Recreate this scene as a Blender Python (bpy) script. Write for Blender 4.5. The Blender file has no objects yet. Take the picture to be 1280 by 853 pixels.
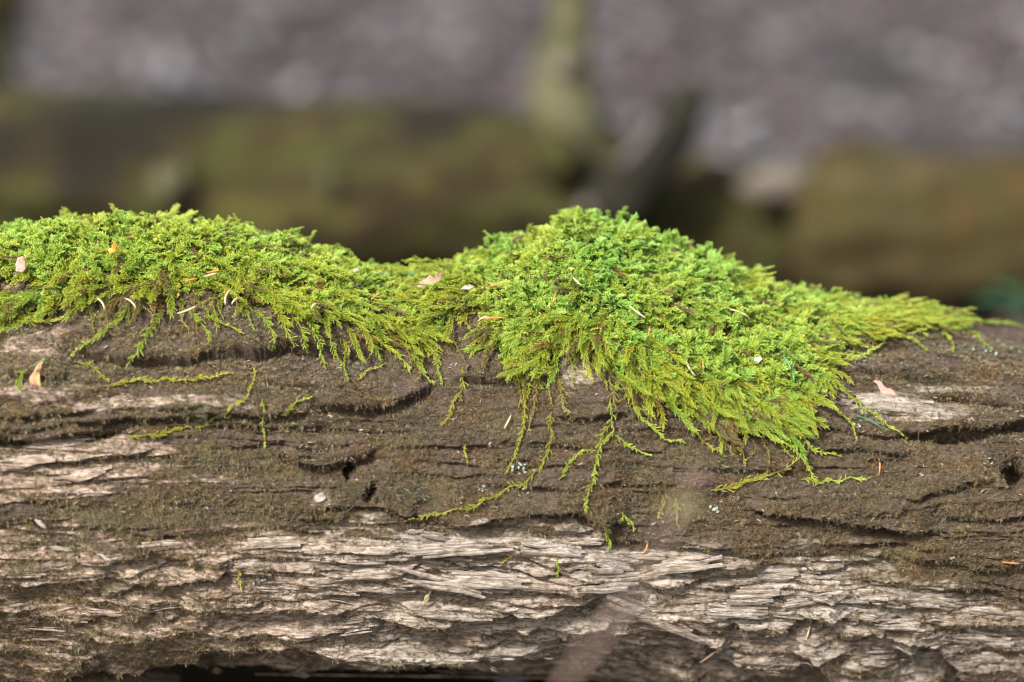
import bpy, math, random
import numpy as np
from mathutils import Vector, Matrix

random.seed(7)
RNG = np.random.default_rng(7)
R_ = math.radians
scene = bpy.context.scene

# ------------------------------------------------------------------ camera
PITCH = R_(12.0)
FOCAL, SENSOR = 100.0, 36.0
IW, IH = 1280.0, 853.0
F = np.array([0.0, math.cos(PITCH), -math.sin(PITCH)])
U_ = np.array([0.0, math.sin(PITCH), math.cos(PITCH)])
RT = np.array([1.0, 0.0, 0.0])
LOG_Z = 0.24
CAM = np.array([0.0, 0.0, LOG_Z]) - 1.86 * F + 0.087 * U_
cam_d = bpy.data.cameras.new('camera')
cam = bpy.data.objects.new('camera', cam_d)
scene.collection.objects.link(cam)
cam.location = CAM
cam.rotation_euler = (math.pi / 2 - PITCH, 0, 0)
cam_d.lens = FOCAL
cam_d.sensor_width = SENSOR
cam_d.clip_start, cam_d.clip_end = 0.02, 400
cam_d.dof.use_dof = True
cam_d.dof.focus_distance = 1.755
cam_d.dof.aperture_fstop = 2.5
scene.camera = cam

# ------------------------------------------------------------------ sky, sun, exposure
SUN_EL, SUN_AZ = 41.0, 145.0      # the sun stands behind the camera's left shoulder
world = bpy.data.worlds.new('World'); scene.world = world
world.use_nodes = True
nt = world.node_tree
bg = nt.nodes['Background']
sky = nt.nodes.new('ShaderNodeTexSky')
sky.sky_type = 'NISHITA'
sky.sun_disc = False
sky.sun_elevation = R_(SUN_EL)
sx, sy, sz = (-math.sin(R_(SUN_AZ)) * math.cos(R_(SUN_EL)), math.cos(R_(SUN_AZ)) * math.cos(R_(SUN_EL)), math.sin(R_(SUN_EL)))
sky.sun_rotation = math.atan2(sx, sy)
sky.air_density, sky.dust_density, sky.ozone_density = 1.0, 4.0, 0.6
nt.links.new(sky.outputs[0], bg.inputs[0])
bg.inputs[1].default_value = 0.15
sun_d = bpy.data.lights.new('sun', 'SUN')
sun_d.energy = 3.6
sun_d.angle = R_(5.0)
sun_d.color = (1.0, 0.98, 0.95)
sun = bpy.data.objects.new('sun', sun_d)
scene.collection.objects.link(sun)
sun.rotation_euler = Vector((sx, sy, sz)).to_track_quat('Z', 'Y').to_euler()
scene.view_settings.view_transform = 'Standard'
scene.view_settings.look = 'None'
scene.view_settings.exposure = 1.08
scene.view_settings.gamma = 1.0
scene.view_settings.use_curve_mapping = False
scene.cycles.use_denoising = True
scene.cycles.denoiser = 'OPENIMAGEDENOISE'
scene.cycles.denoising_input_passes = 'RGB_ALBEDO_NORMAL'
scene.cycles.denoising_prefilter = 'ACCURATE'
scene.cycles.sample_clamp_indirect = 1.5
scene.cycles.sample_clamp_direct = 6.0
scene.cycles.max_bounces = 5
scene.cycles.diffuse_bounces = 3
scene.cycles.transmission_bounces = 3
scene.cycles.filter_width = 1.2


# ------------------------------------------------------------------ helpers
def project(P):
    d = np.asarray(P) - CAM
    z = d @ F
    k = FOCAL / SENSOR * IW
    return IW / 2 + k * (d @ RT) / z, IH / 2 - k * (d @ U_) / z, z


def unproject(px, py, depth):
    k = FOCAL / SENSOR * IW
    return CAM + depth * (F + RT * (px - IW / 2) / k - U_ * (py - IH / 2) / k)


def smooth(a, b, x):
    t = np.clip((x - a) / (b - a), 0, 1)
    return t * t * (3 - 2 * t)


def _hash(ix, iy, seed):
    n = (ix.astype(np.int64) * 374761393 + iy.astype(np.int64) * 668265263 + seed * 974711) & 0xffffffff
    n = ((n ^ (n >> 13)) * 1274126177) & 0xffffffff
    n = (n ^ (n >> 16)) & 0xffffffff
    return n.astype(np.float64) / 4294967295.0


def perlin(x, y, seed=0):
    x0, y0 = np.floor(x), np.floor(y)
    fx, fy = x - x0, y - y0
    u = fx * fx * fx * (fx * (fx * 6 - 15) + 10)
    v = fy * fy * fy * (fy * (fy * 6 - 15) + 10)

    def g(i, j):
        a = _hash(x0 + i, y0 + j, seed) * 2 * math.pi
        return np.cos(a) * (fx - i) + np.sin(a) * (fy - j)
    return 1.5 * ((g(0, 0) * (1 - u) + g(1, 0) * u) * (1 - v) + (g(0, 1) * (1 - u) + g(1, 1) * u) * v)


def fbm(x, y, seed=0, octaves=4, gain=0.5):
    s, a, out = 1.0, 1.0, 0
    for k in range(octaves):
        out = out + a * perlin(x * s, y * s, seed + 17 * k)
        s *= 2.03
        a *= gain
    return out


def seg_dist(px, py, pts):
    """signed distance below a polyline (positive = below in the picture) and the run along it 0..1"""
    pts = np.array(pts, float)
    best = np.full(px.shape, 1e9)
    run = np.zeros(px.shape)
    sign = np.ones(px.shape)
    L = np.concatenate([[0], np.cumsum(np.hypot(*np.diff(pts, axis=0).T))])
    for k in range(len(pts) - 1):
        a, b = pts[k], pts[k + 1]
        d = b - a
        t = np.clip(((px - a[0]) * d[0] + (py - a[1]) * d[1]) / (d @ d), 0, 1)
        qx, qy = a[0] + t * d[0], a[1] + t * d[1]
        dist = np.hypot(px - qx, py - qy)
        m = dist < best
        best[m] = dist[m]
        run[m] = ((L[k] + t * (L[k + 1] - L[k])) / L[-1])[m]
        sg = np.sign((py - a[1]) * d[0] - (px - a[0]) * d[1])
        sign[m] = (sg * np.sign(d[0] if d[0] else 1))[m]
    return best * sign, run


def make_mesh(name, V, quads=None, tris=None, smooth_shade=True, attrs=None):
    me = bpy.data.meshes.new(name)
    V = np.asarray(V, np.float32)
    loops, starts = [], []
    n = 0
    for f, k in ((quads, 4), (tris, 3)):
        if f is not None and len(f):
            f = np.asarray(f, np.int32)
            loops.append(f.ravel())
            starts.append(n + np.arange(len(f), dtype=np.int32) * k)
            n += f.size
    loops = np.concatenate(loops)
    starts = np.concatenate(starts)
    me.vertices.add(len(V))
    me.vertices.foreach_set('co', V.ravel())
    me.loops.add(len(loops))
    me.loops.foreach_set('vertex_index', loops)
    me.polygons.add(len(starts))
    me.polygons.foreach_set('loop_start', starts)
    me.update(calc_edges=True)
    me.polygons.foreach_set('use_smooth', np.full(len(starts), smooth_shade))
    for k, v in (attrs or {}).items():
        at = me.attributes.new(k, 'FLOAT', 'POINT')
        at.data.foreach_set('value', np.asarray(v, np.float32).ravel())
    me.validate()
    return me


def obj(name, me, mat=None, parent=None, label=None, cat=None, group=None, kind=None):
    o = bpy.data.objects.new(name, me)
    scene.collection.objects.link(o)
    if mat is not None and me is not None and not len(me.materials):
        me.materials.append(mat)
    if parent is not None:
        o.parent = parent
    tag(o, label, cat, group, kind)
    return o


def tag(o, label=None, cat=None, group=None, kind=None):
    for k, v in (('label', label), ('category', cat), ('group', group), ('kind', kind)):
        if v:
            o[k] = v
    return o


def grid_quads(nr, nc, wrap=False):
    i = np.arange(nr if wrap else nr - 1)[:, None]
    j = np.arange(nc - 1)[None, :]
    i2 = (i + 1) % nr
    return np.stack([i * nc + j, i * nc + j + 1, i2 * nc + j + 1, i2 * nc + j], -1).reshape(-1, 4)


# ------------------------------------------------------------------ materials
def new_mat(name):
    m = bpy.data.materials.new(name)
    m.use_nodes = True
    t = m.node_tree
    b = t.nodes['Principled BSDF']
    return m, t, b


def N(t, typ, **kw):
    n = t.nodes.new(typ)
    for k, v in kw.items():
        setattr(n, k, v)
    return n


def noise(t, vec, scale, detail=4, rough=0.6, dist=0.0):
    n = N(t, 'ShaderNodeTexNoise')
    n.inputs['Scale'].default_value = scale
    n.inputs['Detail'].default_value = detail
    n.inputs['Roughness'].default_value = rough
    n.inputs['Distortion'].default_value = dist
    t.links.new(vec, n.inputs['Vector'])
    return n.outputs['Fac']


def mapping(t, scale, rot=(0, 0, 0)):
    c = N(t, 'ShaderNodeTexCoord')
    m = N(t, 'ShaderNodeMapping')
    m.inputs['Scale'].default_value = scale
    m.inputs['Rotation'].default_value = rot
    t.links.new(c.outputs['Object'], m.inputs['Vector'])
    return m.outputs['Vector']


def ramp(t, fac, stops, interp='LINEAR'):
    r = N(t, 'ShaderNodeValToRGB')
    r.color_ramp.interpolation = interp
    e = r.color_ramp.elements
    while len(e) < len(stops):
        e.new(0.5)
    for k, (p, c) in enumerate(stops):
        e[k].position = p
        e[k].color = (*c, 1)
    t.links.new(fac, r.inputs[0])
    return r.outputs[0]


def mix(t, fac, a, b, typ='MIX'):
    m = N(t, 'ShaderNodeMix', data_type='RGBA', blend_type=typ)
    for s, v in ((0, fac), (6, a), (7, b)):
        if isinstance(v, (int, float)):
            m.inputs[s].default_value = v
        elif isinstance(v, tuple):
            m.inputs[s].default_value = (*v, 1)
        else:
            t.links.new(v, m.inputs[s])
    return m.outputs[2]


def math_(t, op, a, b=0.0, clamp=False):
    m = N(t, 'ShaderNodeMath', operation=op, use_clamp=clamp)
    for s, v in ((0, a), (1, b)):
        if isinstance(v, (int, float)):
            m.inputs[s].default_value = v
        else:
            t.links.new(v, m.inputs[s])
    return m.outputs[0]


def attr(t, name, kind='GEOMETRY'):
    a = N(t, 'ShaderNodeAttribute', attribute_type=kind, attribute_name=name)
    return a.outputs['Fac']


def bump(t, b, h, strength, dist):
    n = N(t, 'ShaderNodeBump')
    n.inputs['Strength'].default_value = strength
    n.inputs['Distance'].default_value = dist
    t.links.new(h, n.inputs['Height'])
    t.links.new(n.outputs[0], b.inputs['Normal'])


def wood_material():
    m, t, b = new_mat('rotten_wood')
    fib = noise(t, mapping(t, (60, 620, 620)), 1.0, 5, 0.65, 0.3)
    fine = noise(t, mapping(t, (300, 1500, 1500)), 1.0, 4, 0.7)
    blot = noise(t, mapping(t, (30, 55, 55)), 1.0, 4, 0.6)
    grime = noise(t, mapping(t, (160, 330, 330)), 1.0, 6, 0.72)
    pale = attr(t, 'pale')
    warm = attr(t, 'warm')
    pc = ramp(t, fib, [(0.28, (.085, .066, .052)), (0.42, (.215, .182, .148)), (0.55, (.335, .30, .255)), (0.72, (.47, .44, .39))])
    pc = mix(t, math_(t, 'MULTIPLY', warm, 0.9), pc, mix(t, 1.0, pc, (1.20, 1.02, .93), 'MULTIPLY'))
    pc = mix(t, ramp(t, grime, [(0.475, (0, 0, 0)), (0.62, (.85, .85, .85))]), pc, (.115, .085, .052))
    stain = noise(t, mapping(t, (14, 60, 60)), 1.0, 5, .62)
    pc = mix(t, ramp(t, stain, [(0.44, (0, 0, 0)), (0.62, (.6, .6, .6))]), pc, mix(t, 1.0, pc, (.50, .43, .36), 'MULTIPLY'))
    bc = ramp(t, fine, [(0.3, (.022, .015, .011)), (0.5, (.064, .044, .029)), (0.7, (.138, .104, .072))])
    bc = mix(t, ramp(t, blot, [(0.5, (0, 0, 0)), (0.7, (.6, .6, .6))]), bc, (.058, .050, .018))
    spk = noise(t, mapping(t, (700, 900, 900)), 1.0, 2, .6)
    bc = mix(t, ramp(t, spk, [(0.62, (0, 0, 0)), (0.70, (.5, .5, .5))]), bc, (.20, .155, .12))
    thr = math_(t, 'ADD', pale, math_(t, 'MULTIPLY', math_(t, 'SUBTRACT', grime, 0.5), 1.1))
    msk = ramp(t, thr, [(0.40, (0, 0, 0)), (0.60, (1, 1, 1))])
    col = mix(t, msk, bc, pc)
    t.links.new(col, b.inputs['Base Color'])
    b.inputs['Roughness'].default_value = 0.85
    b.inputs['Specular IOR Level'].default_value = 0.25
    h = math_(t, 'ADD', math_(t, 'MULTIPLY', fib, 1.0), math_(t, 'MULTIPLY', fine, 0.5))
    bump(t, b, h, 1.0, 0.0016)
    return m


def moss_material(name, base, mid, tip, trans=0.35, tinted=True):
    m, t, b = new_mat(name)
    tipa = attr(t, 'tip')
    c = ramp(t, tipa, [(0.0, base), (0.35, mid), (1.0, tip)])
    if tinted:
        yel = mix(t, 1.0, c, (1.16, .93, .70), 'MULTIPLY')
        grn = mix(t, 1.0, c, (.74, .92, .95), 'MULTIPLY')
        c = mix(t, attr(t, 'tint', 'INSTANCER'), grn, yel)
    else:
        c = mix(t, noise(t, mapping(t, (1, 1, 1)), 120, 2, .5), mix(t, 1.0, c, (.82, .95, .9), 'MULTIPLY'), mix(t, 1.0, c, (1.15, .98, .8), 'MULTIPLY'))
    t.links.new(c, b.inputs['Base Color'])
    b.inputs['Roughness'].default_value = 0.38
    b.inputs['Specular IOR Level'].default_value = 0.45
    tr = N(t, 'ShaderNodeBsdfTranslucent')
    t.links.new(mix(t, 1.0, c, (1.1, 1.1, .7), 'MULTIPLY'), tr.inputs['Color'])
    mx = N(t, 'ShaderNodeMixShader')
    mx.inputs[0].default_value = trans
    t.links.new(b.outputs[0], mx.inputs[1])
    t.links.new(tr.outputs[0], mx.inputs[2])
    t.links.new(mx.outputs[0], t.nodes['Material Output'].inputs['Surface'])
    return m


def plain_mat(name, col, var=0.35, scale=400, rough=0.7, stretch=(1, 1, 1), trans=0.0, bump_d=0.0):
    m, t, b = new_mat(name)
    n = noise(t, mapping(t, stretch), scale, 4, 0.6)
    lo = tuple(c * (1 - var) for c in col)
    hi = tuple(min(1, c * (1 + var)) for c in col)
    c = ramp(t, n, [(0.3, lo), (0.7, hi)])
    t.links.new(c, b.inputs['Base Color'])
    b.inputs['Roughness'].default_value = rough
    b.inputs['Specular IOR Level'].default_value = 0.3
    if bump_d:
        bump(t, b, n, 0.8, bump_d)
    if trans:
        tr = N(t, 'ShaderNodeBsdfTranslucent')
        t.links.new(c, tr.inputs['Color'])
        mx = N(t, 'ShaderNodeMixShader')
        mx.inputs[0].default_value = trans
        t.links.new(b.outputs[0], mx.inputs[1])
        t.links.new(tr.outputs[0], mx.inputs[2])
        t.links.new(mx.outputs[0], t.nodes['Material Output'].inputs['Surface'])
    return m


M_WOOD = wood_material()
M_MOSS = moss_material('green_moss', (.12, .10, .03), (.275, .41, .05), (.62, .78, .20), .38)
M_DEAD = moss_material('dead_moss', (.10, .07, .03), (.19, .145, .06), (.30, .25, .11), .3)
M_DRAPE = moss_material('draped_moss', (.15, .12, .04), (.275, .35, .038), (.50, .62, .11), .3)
M_STRAND = moss_material('moss_strand', (.17, .14, .045), (.27, .35, .035), (.47, .60, .10), .3, False)
M_OLD = moss_material('old_moss', (.16, .12, .05), (.27, .235, .075), (.36, .33, .10), .3, False)
M_YELLOW = moss_material('yellow_moss', (.19, .14, .035), (.31, .31, .04), (.47, .50, .08), .3, False)


# ------------------------------------------------------------------ the log: base shape
YAW, TILT = R_(5.0), R_(-2.2)
AX = np.array([math.cos(YAW) * math.cos(TILT), math.sin(YAW) * math.cos(TILT), math.sin(TILT)])
E1 = np.cross(AX, [0, 0, 1.0]); E1 /= np.linalg.norm(E1)      # towards the camera, level
E2 = np.cross(E1, AX) * 1.0
if E2[2] < 0:
    E2 = -E2
R0 = 0.1215
PXM = 0.0005

cols = np.concatenate([np.linspace(-0.78, -0.37, 60, endpoint=False), np.arange(-0.37, 0.37, 0.00070), np.linspace(0.37, 0.80, 60)])
th_a = np.arange(-96, 32, math.degrees(0.00054 / R0))
th_b = np.arange(32, 112, math.degrees(0.0011 / R0))
th_c = np.linspace(112, 262, 66)
rows = np.radians(np.concatenate([th_a, th_b, th_c]))
NR, NC = len(rows), len(cols)
S, TH = np.meshgrid(cols, rows)
T = TH * R0


def axis_pt(s):
    s = np.asarray(s)
    return np.array([0, 0, LOG_Z]) + s[..., None] * AX


def radial(th):
    return np.cos(th)[..., None] * E1 + np.sin(th)[..., None] * E2


base = axis_pt(S) + radial(TH) * R0
PU, PV, _ = project(base)
# behind the outline the picture row simply runs on around the log
k_top = np.argmin(np.abs(rows - R_(95)))
k_bot = np.argmin(np.abs(rows - R_(-72)))
PVx = PV.copy()
PVx[k_top:] = PV[k_top] - (T[k_top:] - T[k_top]) / PXM
PVx[:k_bot] = PV[k_bot] + (T[k_bot] - T[:k_bot]) / PXM

# top outline of the wood under the moss (picture row for picture column)
TOPX = [-600, -150, 0, 100, 200, 300, 400, 450, 500, 530, 600, 660, 700, 745, 800, 850, 900, 960, 1000, 1060, 1150, 1220, 1280, 1500, 1900]
TOPY = [354, 334, 311, 298, 295, 309, 334, 344, 347, 346, 335, 319, 302, 289, 307, 326, 347, 367, 380, 388, 391, 399, 408, 425, 440]
BOTX = [-600, 0, 240, 430, 560, 700, 780, 860, 920, 1280, 1900]
BOTY = [850, 838, 826, 832, 838, 842, 840, 850, 872, 890, 900]
slow = 0.0055 * fbm(S / 0.13, T / 0.06, 3, 3) + 0.0025 * fbm(S / 0.05, T / 0.022, 5, 3)
wtop = np.exp(-((TH - R_(88)) / R_(46)) ** 2)
wbot = np.exp(-((TH + R_(82)) / R_(38)) ** 2) + np.exp(-((TH - R_(278)) / R_(38)) ** 2)
dtop, dbot = np.zeros(NC), np.zeros(NC)
ucol = PU[np.argmin(np.abs(rows - R_(70)))]
sub = slice(None, None, 6)
for _ in range(4):
    hh = dtop[None] * wtop + dbot[None] * wbot + slow
    _, vv, _ = project(base[sub] + radial(TH)[sub] * hh[sub][..., None])
    et, eb = vv.min(0) - np.interp(ucol, TOPX, TOPY), np.interp(ucol, BOTX, BOTY) - vv.max(0)
    ker = np.ones(25) / 25
    dtop = dtop + np.convolve(np.pad(et, 12, 'edge'), ker, 'valid') * PXM
    dbot = dbot + np.convolve(np.pad(eb, 12, 'edge'), ker, 'valid') * PXM
H = dtop[None] * wtop + dbot[None] * wbot + slow

# ------------------------------------------------------------------ where the bark film is gone and pale wood shows
pu, pv = PU, PVx
WOB = fbm(S / 0.04, T / 0.007, 25, 4, .6)


def blob(cx, cy, rx, ry, soft=0.5):
    d = np.hypot((pu - cx) / rx, (pv - cy) / ry) + .55 * WOB
    return 1 - smooth(1 - soft, 1 + soft, d)


edge = np.interp(pu, [-200, 0, 120, 260, 300, 420, 560, 640, 760, 830, 900, 1000, 1100, 1180, 1240, 1300, 1500],
                 [592, 645, 660, 672, 660, 654, 646, 644, 656, 674, 686, 685, 692, 710, 732, 748, 760])
wob = fbm(S / 0.045, T / 0.012, 21, 4)
pale = smooth(-16, 24, pv - edge + 30 * wob)
leftmix = 1 - smooth(150, 480, pu)
pale *= 1 - 0.26 * leftmix * smooth(-0.25, 0.45, fbm(S / 0.05, T / 0.02, 33, 4))
pale = np.maximum(pale, np.maximum.reduce([
    blob(70, 585, 150, 30), blob(120, 560, 90, 22), blob(60, 610, 90, 16), .8 * blob(45, 446, 42, 14), .8 * blob(20, 365, 45, 22), .66 * blob(722, 475, 36, 30),
    0.95 * blob(1130, 503, 85, 20), 0.8 * blob(1190, 478, 60, 9), 0.75 * blob(200, 508, 120, 9), .7 * blob(60, 500, 80, 10),
    0.7 * blob(402, 622, 22, 10), .8 * blob(510, 365, 60, 14), 0.6 * blob(1070, 440, 40, 12)]))
pale *= 0.82 + 0.18 * smooth(-0.3, 0.3, wob)
pale *= 1 - .16 * smooth(820, 1000, pu) * (pv > 660)
pale = np.clip(pale - 0.05 * smooth(800, 840, pv) * (1 - smooth(700, 900, pu)), 0, 1)
warm = np.clip((1 - smooth(250, 520, pu)) * 0.9 + 0.30 * smooth(-.1, .4, fbm(S / 0.06, T / 0.02, 44, 3)) + .3 * blob(640, 715, 150, 40), 0, 1)

# ------------------------------------------------------------------ layered fibres: overlapping ledges that run with the grain
rough_zone = np.clip(0.42 + 0.58 * pale + 0.55 * smooth(440, 560, pv) * (1 - smooth(545, 570, pv)) * (1 - smooth(420, 520, pu)), 0, 1)
lean = np.zeros_like(H)


def saw(lam, amp, seed, wl_s, wl_t, wa, sharp=0.10):
    global H, lean
    w = -T / lam + wa * fbm(S / wl_s, T / wl_t, seed, 4, 0.42) + 3.7 * seed
    ph = w - np.floor(w)
    cell = np.floor(w)
    a = np.clip(0.55 + 1.3 * perlin(S / (wl_s * 0.55) + cell * 7.31, cell * 3.17 + 0.5, seed + 5), 0, 1.6)
    prof = np.where(ph < 1 - sharp, (ph / (1 - sharp)) ** 1.6, 1 - smooth(1 - sharp, 1, ph))
    prof = prof - 0.30 * np.exp(-(ph / 0.10) ** 2)
    hh = amp * a * prof * rough_zone
    H = H + hh
    lean = lean + np.maximum(hh, 0)


saw(0.026, 0.0026, 61, 0.28, 0.05, 0.8, 0.06)
saw(0.0105, 0.0023, 71, 0.18, 0.024, 0.7, 0.10)
saw(0.0046, 0.0012, 81, 0.08, 0.011, 0.75, 0.2)
# splintered terraces
q = fbm(S / 0.10, T / 0.0105, 91, 4, 0.5) * 2.4
fq = q - np.floor(q)
H += 0.0014 * (np.floor(q) + smooth(0.72, 1.0, fq)) * np.clip(pale * 1.1, 0.12, 1)
# fine fibres and pitting
H += 0.00055 * fbm(S / 0.022, T / 0.0022, 101, 3, 0.6) * (0.35 + pale)
H += 0.00105 * fbm(S / 0.006, T / 0.0035, 111, 4, 0.68) * (1.1 - 0.6 * pale)

# ------------------------------------------------------------------ the ledges, cracks and holes one can point at
# (polyline in picture columns / rows of the bare log, lip height mm, crack depth mm, ramp above px, crack width px)
LEDGES = [
    ([(60, 430), (92, 450), (163, 463), (238, 463), (265, 452), (320, 452), (360, 438), (430, 441), (485, 446)], 5.5, 6, 50, 9),
    ([(-30, 504), (60, 498), (130, 500)], 2, 3, 14, 5),
    ([(80, 527), (160, 524), (240, 522), (330, 517), (400, 512)], 4, 7, 16, 8),
    ([(131, 515), (200, 512), (260, 514)], 2, 4, 10, 5),
    ([(-40, 545), (60, 544), (124, 538), (150, 536)], 6, 10, 25, 9),
    ([(50, 577), (110, 570), (161, 563), (200, 556)], 2.5, 5, 12, 5),
    ([(0, 590), (50, 588), (90, 592)], 1.5, 3, 10, 4),
    ([(352, 565), (372, 575), (395, 577), (430, 571), (470, 560)], 6, 6, 22, 9),
    ([(395, 503), (468, 508), (512, 493), (543, 479)], 6, 6, 40, 9),
    ([(560, 472), (590, 476), (638, 482), (690, 484)], 4, 5, 30, 7),
    ([(690, 520), (740, 524), (790, 520)], 3, 4, 25, 6),
    ([(400, 630), (470, 628), (520, 640)], 3, 4, 24, 6),
    ([(540, 650), (565, 646), (632, 640), (681, 635), (723, 631), (743, 646), (780, 655)], 7, 9, 45, 10),
    ([(932, 632), (970, 630), (1006, 637), (1040, 640), (1068, 646), (1110, 653), (1172, 657)], 7, 9, 38, 10),
    ([(870, 582), (930, 587), (1000, 583)], 2, 3, 20, 5),
    ([(1118, 533), (1150, 535), (1192, 526), (1230, 528), (1300, 520)], 7, 10, 30, 11),
    ([(1150, 488), (1200, 492), (1260, 497), (1330, 510)], 3, 5, 18, 6),
    ([(1130, 618), (1159, 613), (1225, 596), (1240, 600)], 4, 5, 26, 7),
    ([(-30, 520), (60, 517), (130, 514)], 2.5, 4, 12, 5),
    ([(0, 533), (50, 531), (95, 528)], 2, 4, 9, 4),
    ([(200, 536), (300, 533), (420, 528)], 2.5, 4, 12, 5),
    ([(0, 474), (50, 476), (90, 482)], 3, 4, 18, 5),
    ([(480, 560), (560, 556), (640, 560)], 1.8, 2.5, 22, 4),
    ([(600, 600), (700, 604), (790, 598)], 1.8, 2.5, 22, 4),
    ([(1020, 560), (1080, 562), (1140, 570)], 2.5, 4, 20, 5),
    ([(1180, 640), (1240, 644), (1300, 640)], 3, 5, 22, 6),
    ([(1060, 455), (1130, 462), (1200, 458)], 2, 3, 20, 5),
    ([(95, 690), (137, 694), (194, 682), (232, 692), (250, 700)], 4, 7, 22, 7),
    ([(141, 712), (175, 714), (207, 717), (252, 710), (290, 705)], 5, 9, 18, 9),
    ([(-20, 726), (40, 724), (95, 718), (140, 722)], 2.5, 5, 16, 5),
    ([(290, 690), (348, 690), (430, 694), (520, 690), (600, 697)], 3, 6, 22, 6),
    ([(145, 759), (175, 757), (194, 751)], 3, 7, 12, 6),
    ([(215, 747), (273, 750), (323, 753), (380, 750), (430, 752)], 5, 9, 24, 9),
    ([(105, 782), (160, 783), (220, 774), (270, 765)], 3, 6, 16, 6),
    ([(-40, 818), (0, 820), (41, 825), (95, 811), (157, 816), (199, 809), (232, 807), (281, 790), (315, 796), (372, 791), (430, 806),
      (474, 803), (565, 803), (698, 801), (770, 798)], 8, 14, 34, 18),
    ([(480, 766), (536, 766), (598, 752), (681, 748), (727, 737), (765, 733)], 6, 9, 26, 9),
    ([(560, 700), (640, 706), (700, 702), (760, 712)], 3, 6, 15, 6),
    ([(640, 728), (690, 722), (730, 724)], 3, 5, 14, 5),
    ([(790, 722), (850, 720), (900, 712), (960, 706)], 4, 6, 20, 7),
    ([(800, 745), (850, 768), (894, 788), (910, 792)], 8, 10, 36, 11),
    ([(915, 768), (956, 772), (1010, 757), (1060, 752)], 5, 9, 28, 9),
    ([(1027, 764), (1089, 769), (1110, 776)], 5, 8, 18, 9),
    ([(940, 735), (1010, 733), (1080, 742), (1150, 748)], 3, 5, 18, 6),
    ([(1080, 715), (1150, 724), (1220, 730), (1300, 742)], 3.5, 6, 20, 6),
    ([(1110, 790), (1167, 785), (1217, 822), (1280, 812), (1340, 815)], 6, 10, 26, 12),
    ([(860, 806), (930, 803), (985, 806), (1040, 796)], 6, 11, 22, 12),
    ([(1160, 760), (1230, 768), (1320, 772)], 3, 6, 18, 7),
    ([(1130, 690), (1190, 700), (1260, 712)], 2.5, 4, 18, 5),
]
wigx = 5 * fbm(S / 0.03, T / 0.012, 121, 3)
wigy = 4.2 * fbm(S / 0.055, T / 0.02, 131, 5, 0.55)
rc = random.Random(23)
for k in range(120):
    u0 = rc.uniform(-60, 1250); v0 = rc.uniform(432, 835) if k % 3 else rc.uniform(650, 835)
    l_ = rc.uniform(50, 240)
    sl = float(np.interp(u0, [0, 300, 700, 1280], [-.06, .0, .0, .07])) + rc.gauss(0, .035)
    n_ = 4
    pts = [(u0 + l_ * j / n_, v0 + sl * l_ * j / n_ + rc.gauss(0, 1.6)) for j in range(n_ + 1)]
    deep = 1.5 if v0 > 655 else 1.0
    LEDGES.append((pts, rc.uniform(.5, 1.7) * deep, rc.uniform(1.6, 3.6) * deep, rc.uniform(5, 14), rc.uniform(2, 4)))
for pts, lip, crack, up, cw in LEDGES:
    xs = [p[0] for p in pts]; ys = [p[1] for p in pts]
    m = (pu > min(xs) - 40) & (pu < max(xs) + 40) & (pv > min(ys) - up * 1.8 - 12) & (pv < max(ys) + cw * 5 + 12)
    if not m.any():
        continue
    d, run = seg_dist(pu[m] + wigx[m], pv[m] + wigy[m], pts)
    fade = smooth(0, 0.12, run) * (1 - smooth(0.88, 1.0, run)) + 0.12
    fade = np.where((run <= 0.001) | (run >= 0.999), 0.12 * np.exp(-(np.abs(d) / 8) ** 2), fade)
    above = np.where(d <= 0, np.exp(-(d / up) ** 2), np.exp(-(d / 1.8) ** 2))
    below = np.where(d > 0, smooth(0, 2.2, d) * np.exp(-(np.maximum(d - cw * 0.55, 0) / cw) ** 2), 0)
    hh = fade * (0.001 * lip * above - 0.001 * crack * below)
    H[m] += hh
    lean[m] += np.maximum(fade * 0.001 * lip * above, 0)

HOLES = [(433, 588, 6, 13, 22), (464, 614, 8, 12, 22), (640, 781, 34, 7, 20), (684, 775, 26, 6, 20), (500, 768, 34, 5, 12), (1268, 596, 16, 20, 30),
         (1027, 832, 46, 17, 30), (222, 694, 14, 6, 9), (1205, 545, 40, 9, 14), (1022, 768, 8, 4, 6), (540, 690, 10, 3, 8), (905, 805, 26, 6, 14),
         (130, 540, 20, 5, 10), (760, 655, 26, 6, 9)]
for cx, cy, rx, ry, dep in HOLES:
    d = np.hypot((pu + wigx - cx) / rx, (pv + wigy * 0.6 - cy) / ry)
    H -= 0.001 * dep * (1 - smooth(0.55, 1.15, d))

# the lips hang a little over what lies under them
nrm0 = radial(TH)
down = -(-np.sin(TH)[..., None] * E1 + np.cos(TH)[..., None] * E2)
P = base + nrm0 * H[..., None] + down * (np.clip(lean, 0, 0.009) * 0.38)[..., None]
GU, GV, GZ = project(P)

caps = np.concatenate([axis_pt(np.array([cols[0]])), axis_pt(np.array([cols[-1]]))])
quads = grid_quads(NR, NC, wrap=True)
i = np.arange(NR)
c0 = NR * NC
tri0 = np.stack([i * NC, np.full(NR, c0), ((i + 1) % NR) * NC], -1)
tri1 = np.stack([i * NC + NC - 1, ((i + 1) % NR) * NC + NC - 1, np.full(NR, c0 + 1)], -1)
quads = quads[:, ::-1]
log_me = make_mesh('log_wood', np.concatenate([P.reshape(-1, 3), caps]), quads, np.concatenate([tri0[:, ::-1], tri1[:, ::-1]]), True,
                   {'pale': np.concatenate([pale.ravel(), [0.8, 0.8]]), 'warm': np.concatenate([warm.ravel(), [0.3, 0.3]])})
LOG = obj('fallen_log', None, label='thick rotten fallen log with layered pale wood and brown film, under the green moss', cat='log')
obj('trunk', log_me, M_WOOD, LOG)

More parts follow.
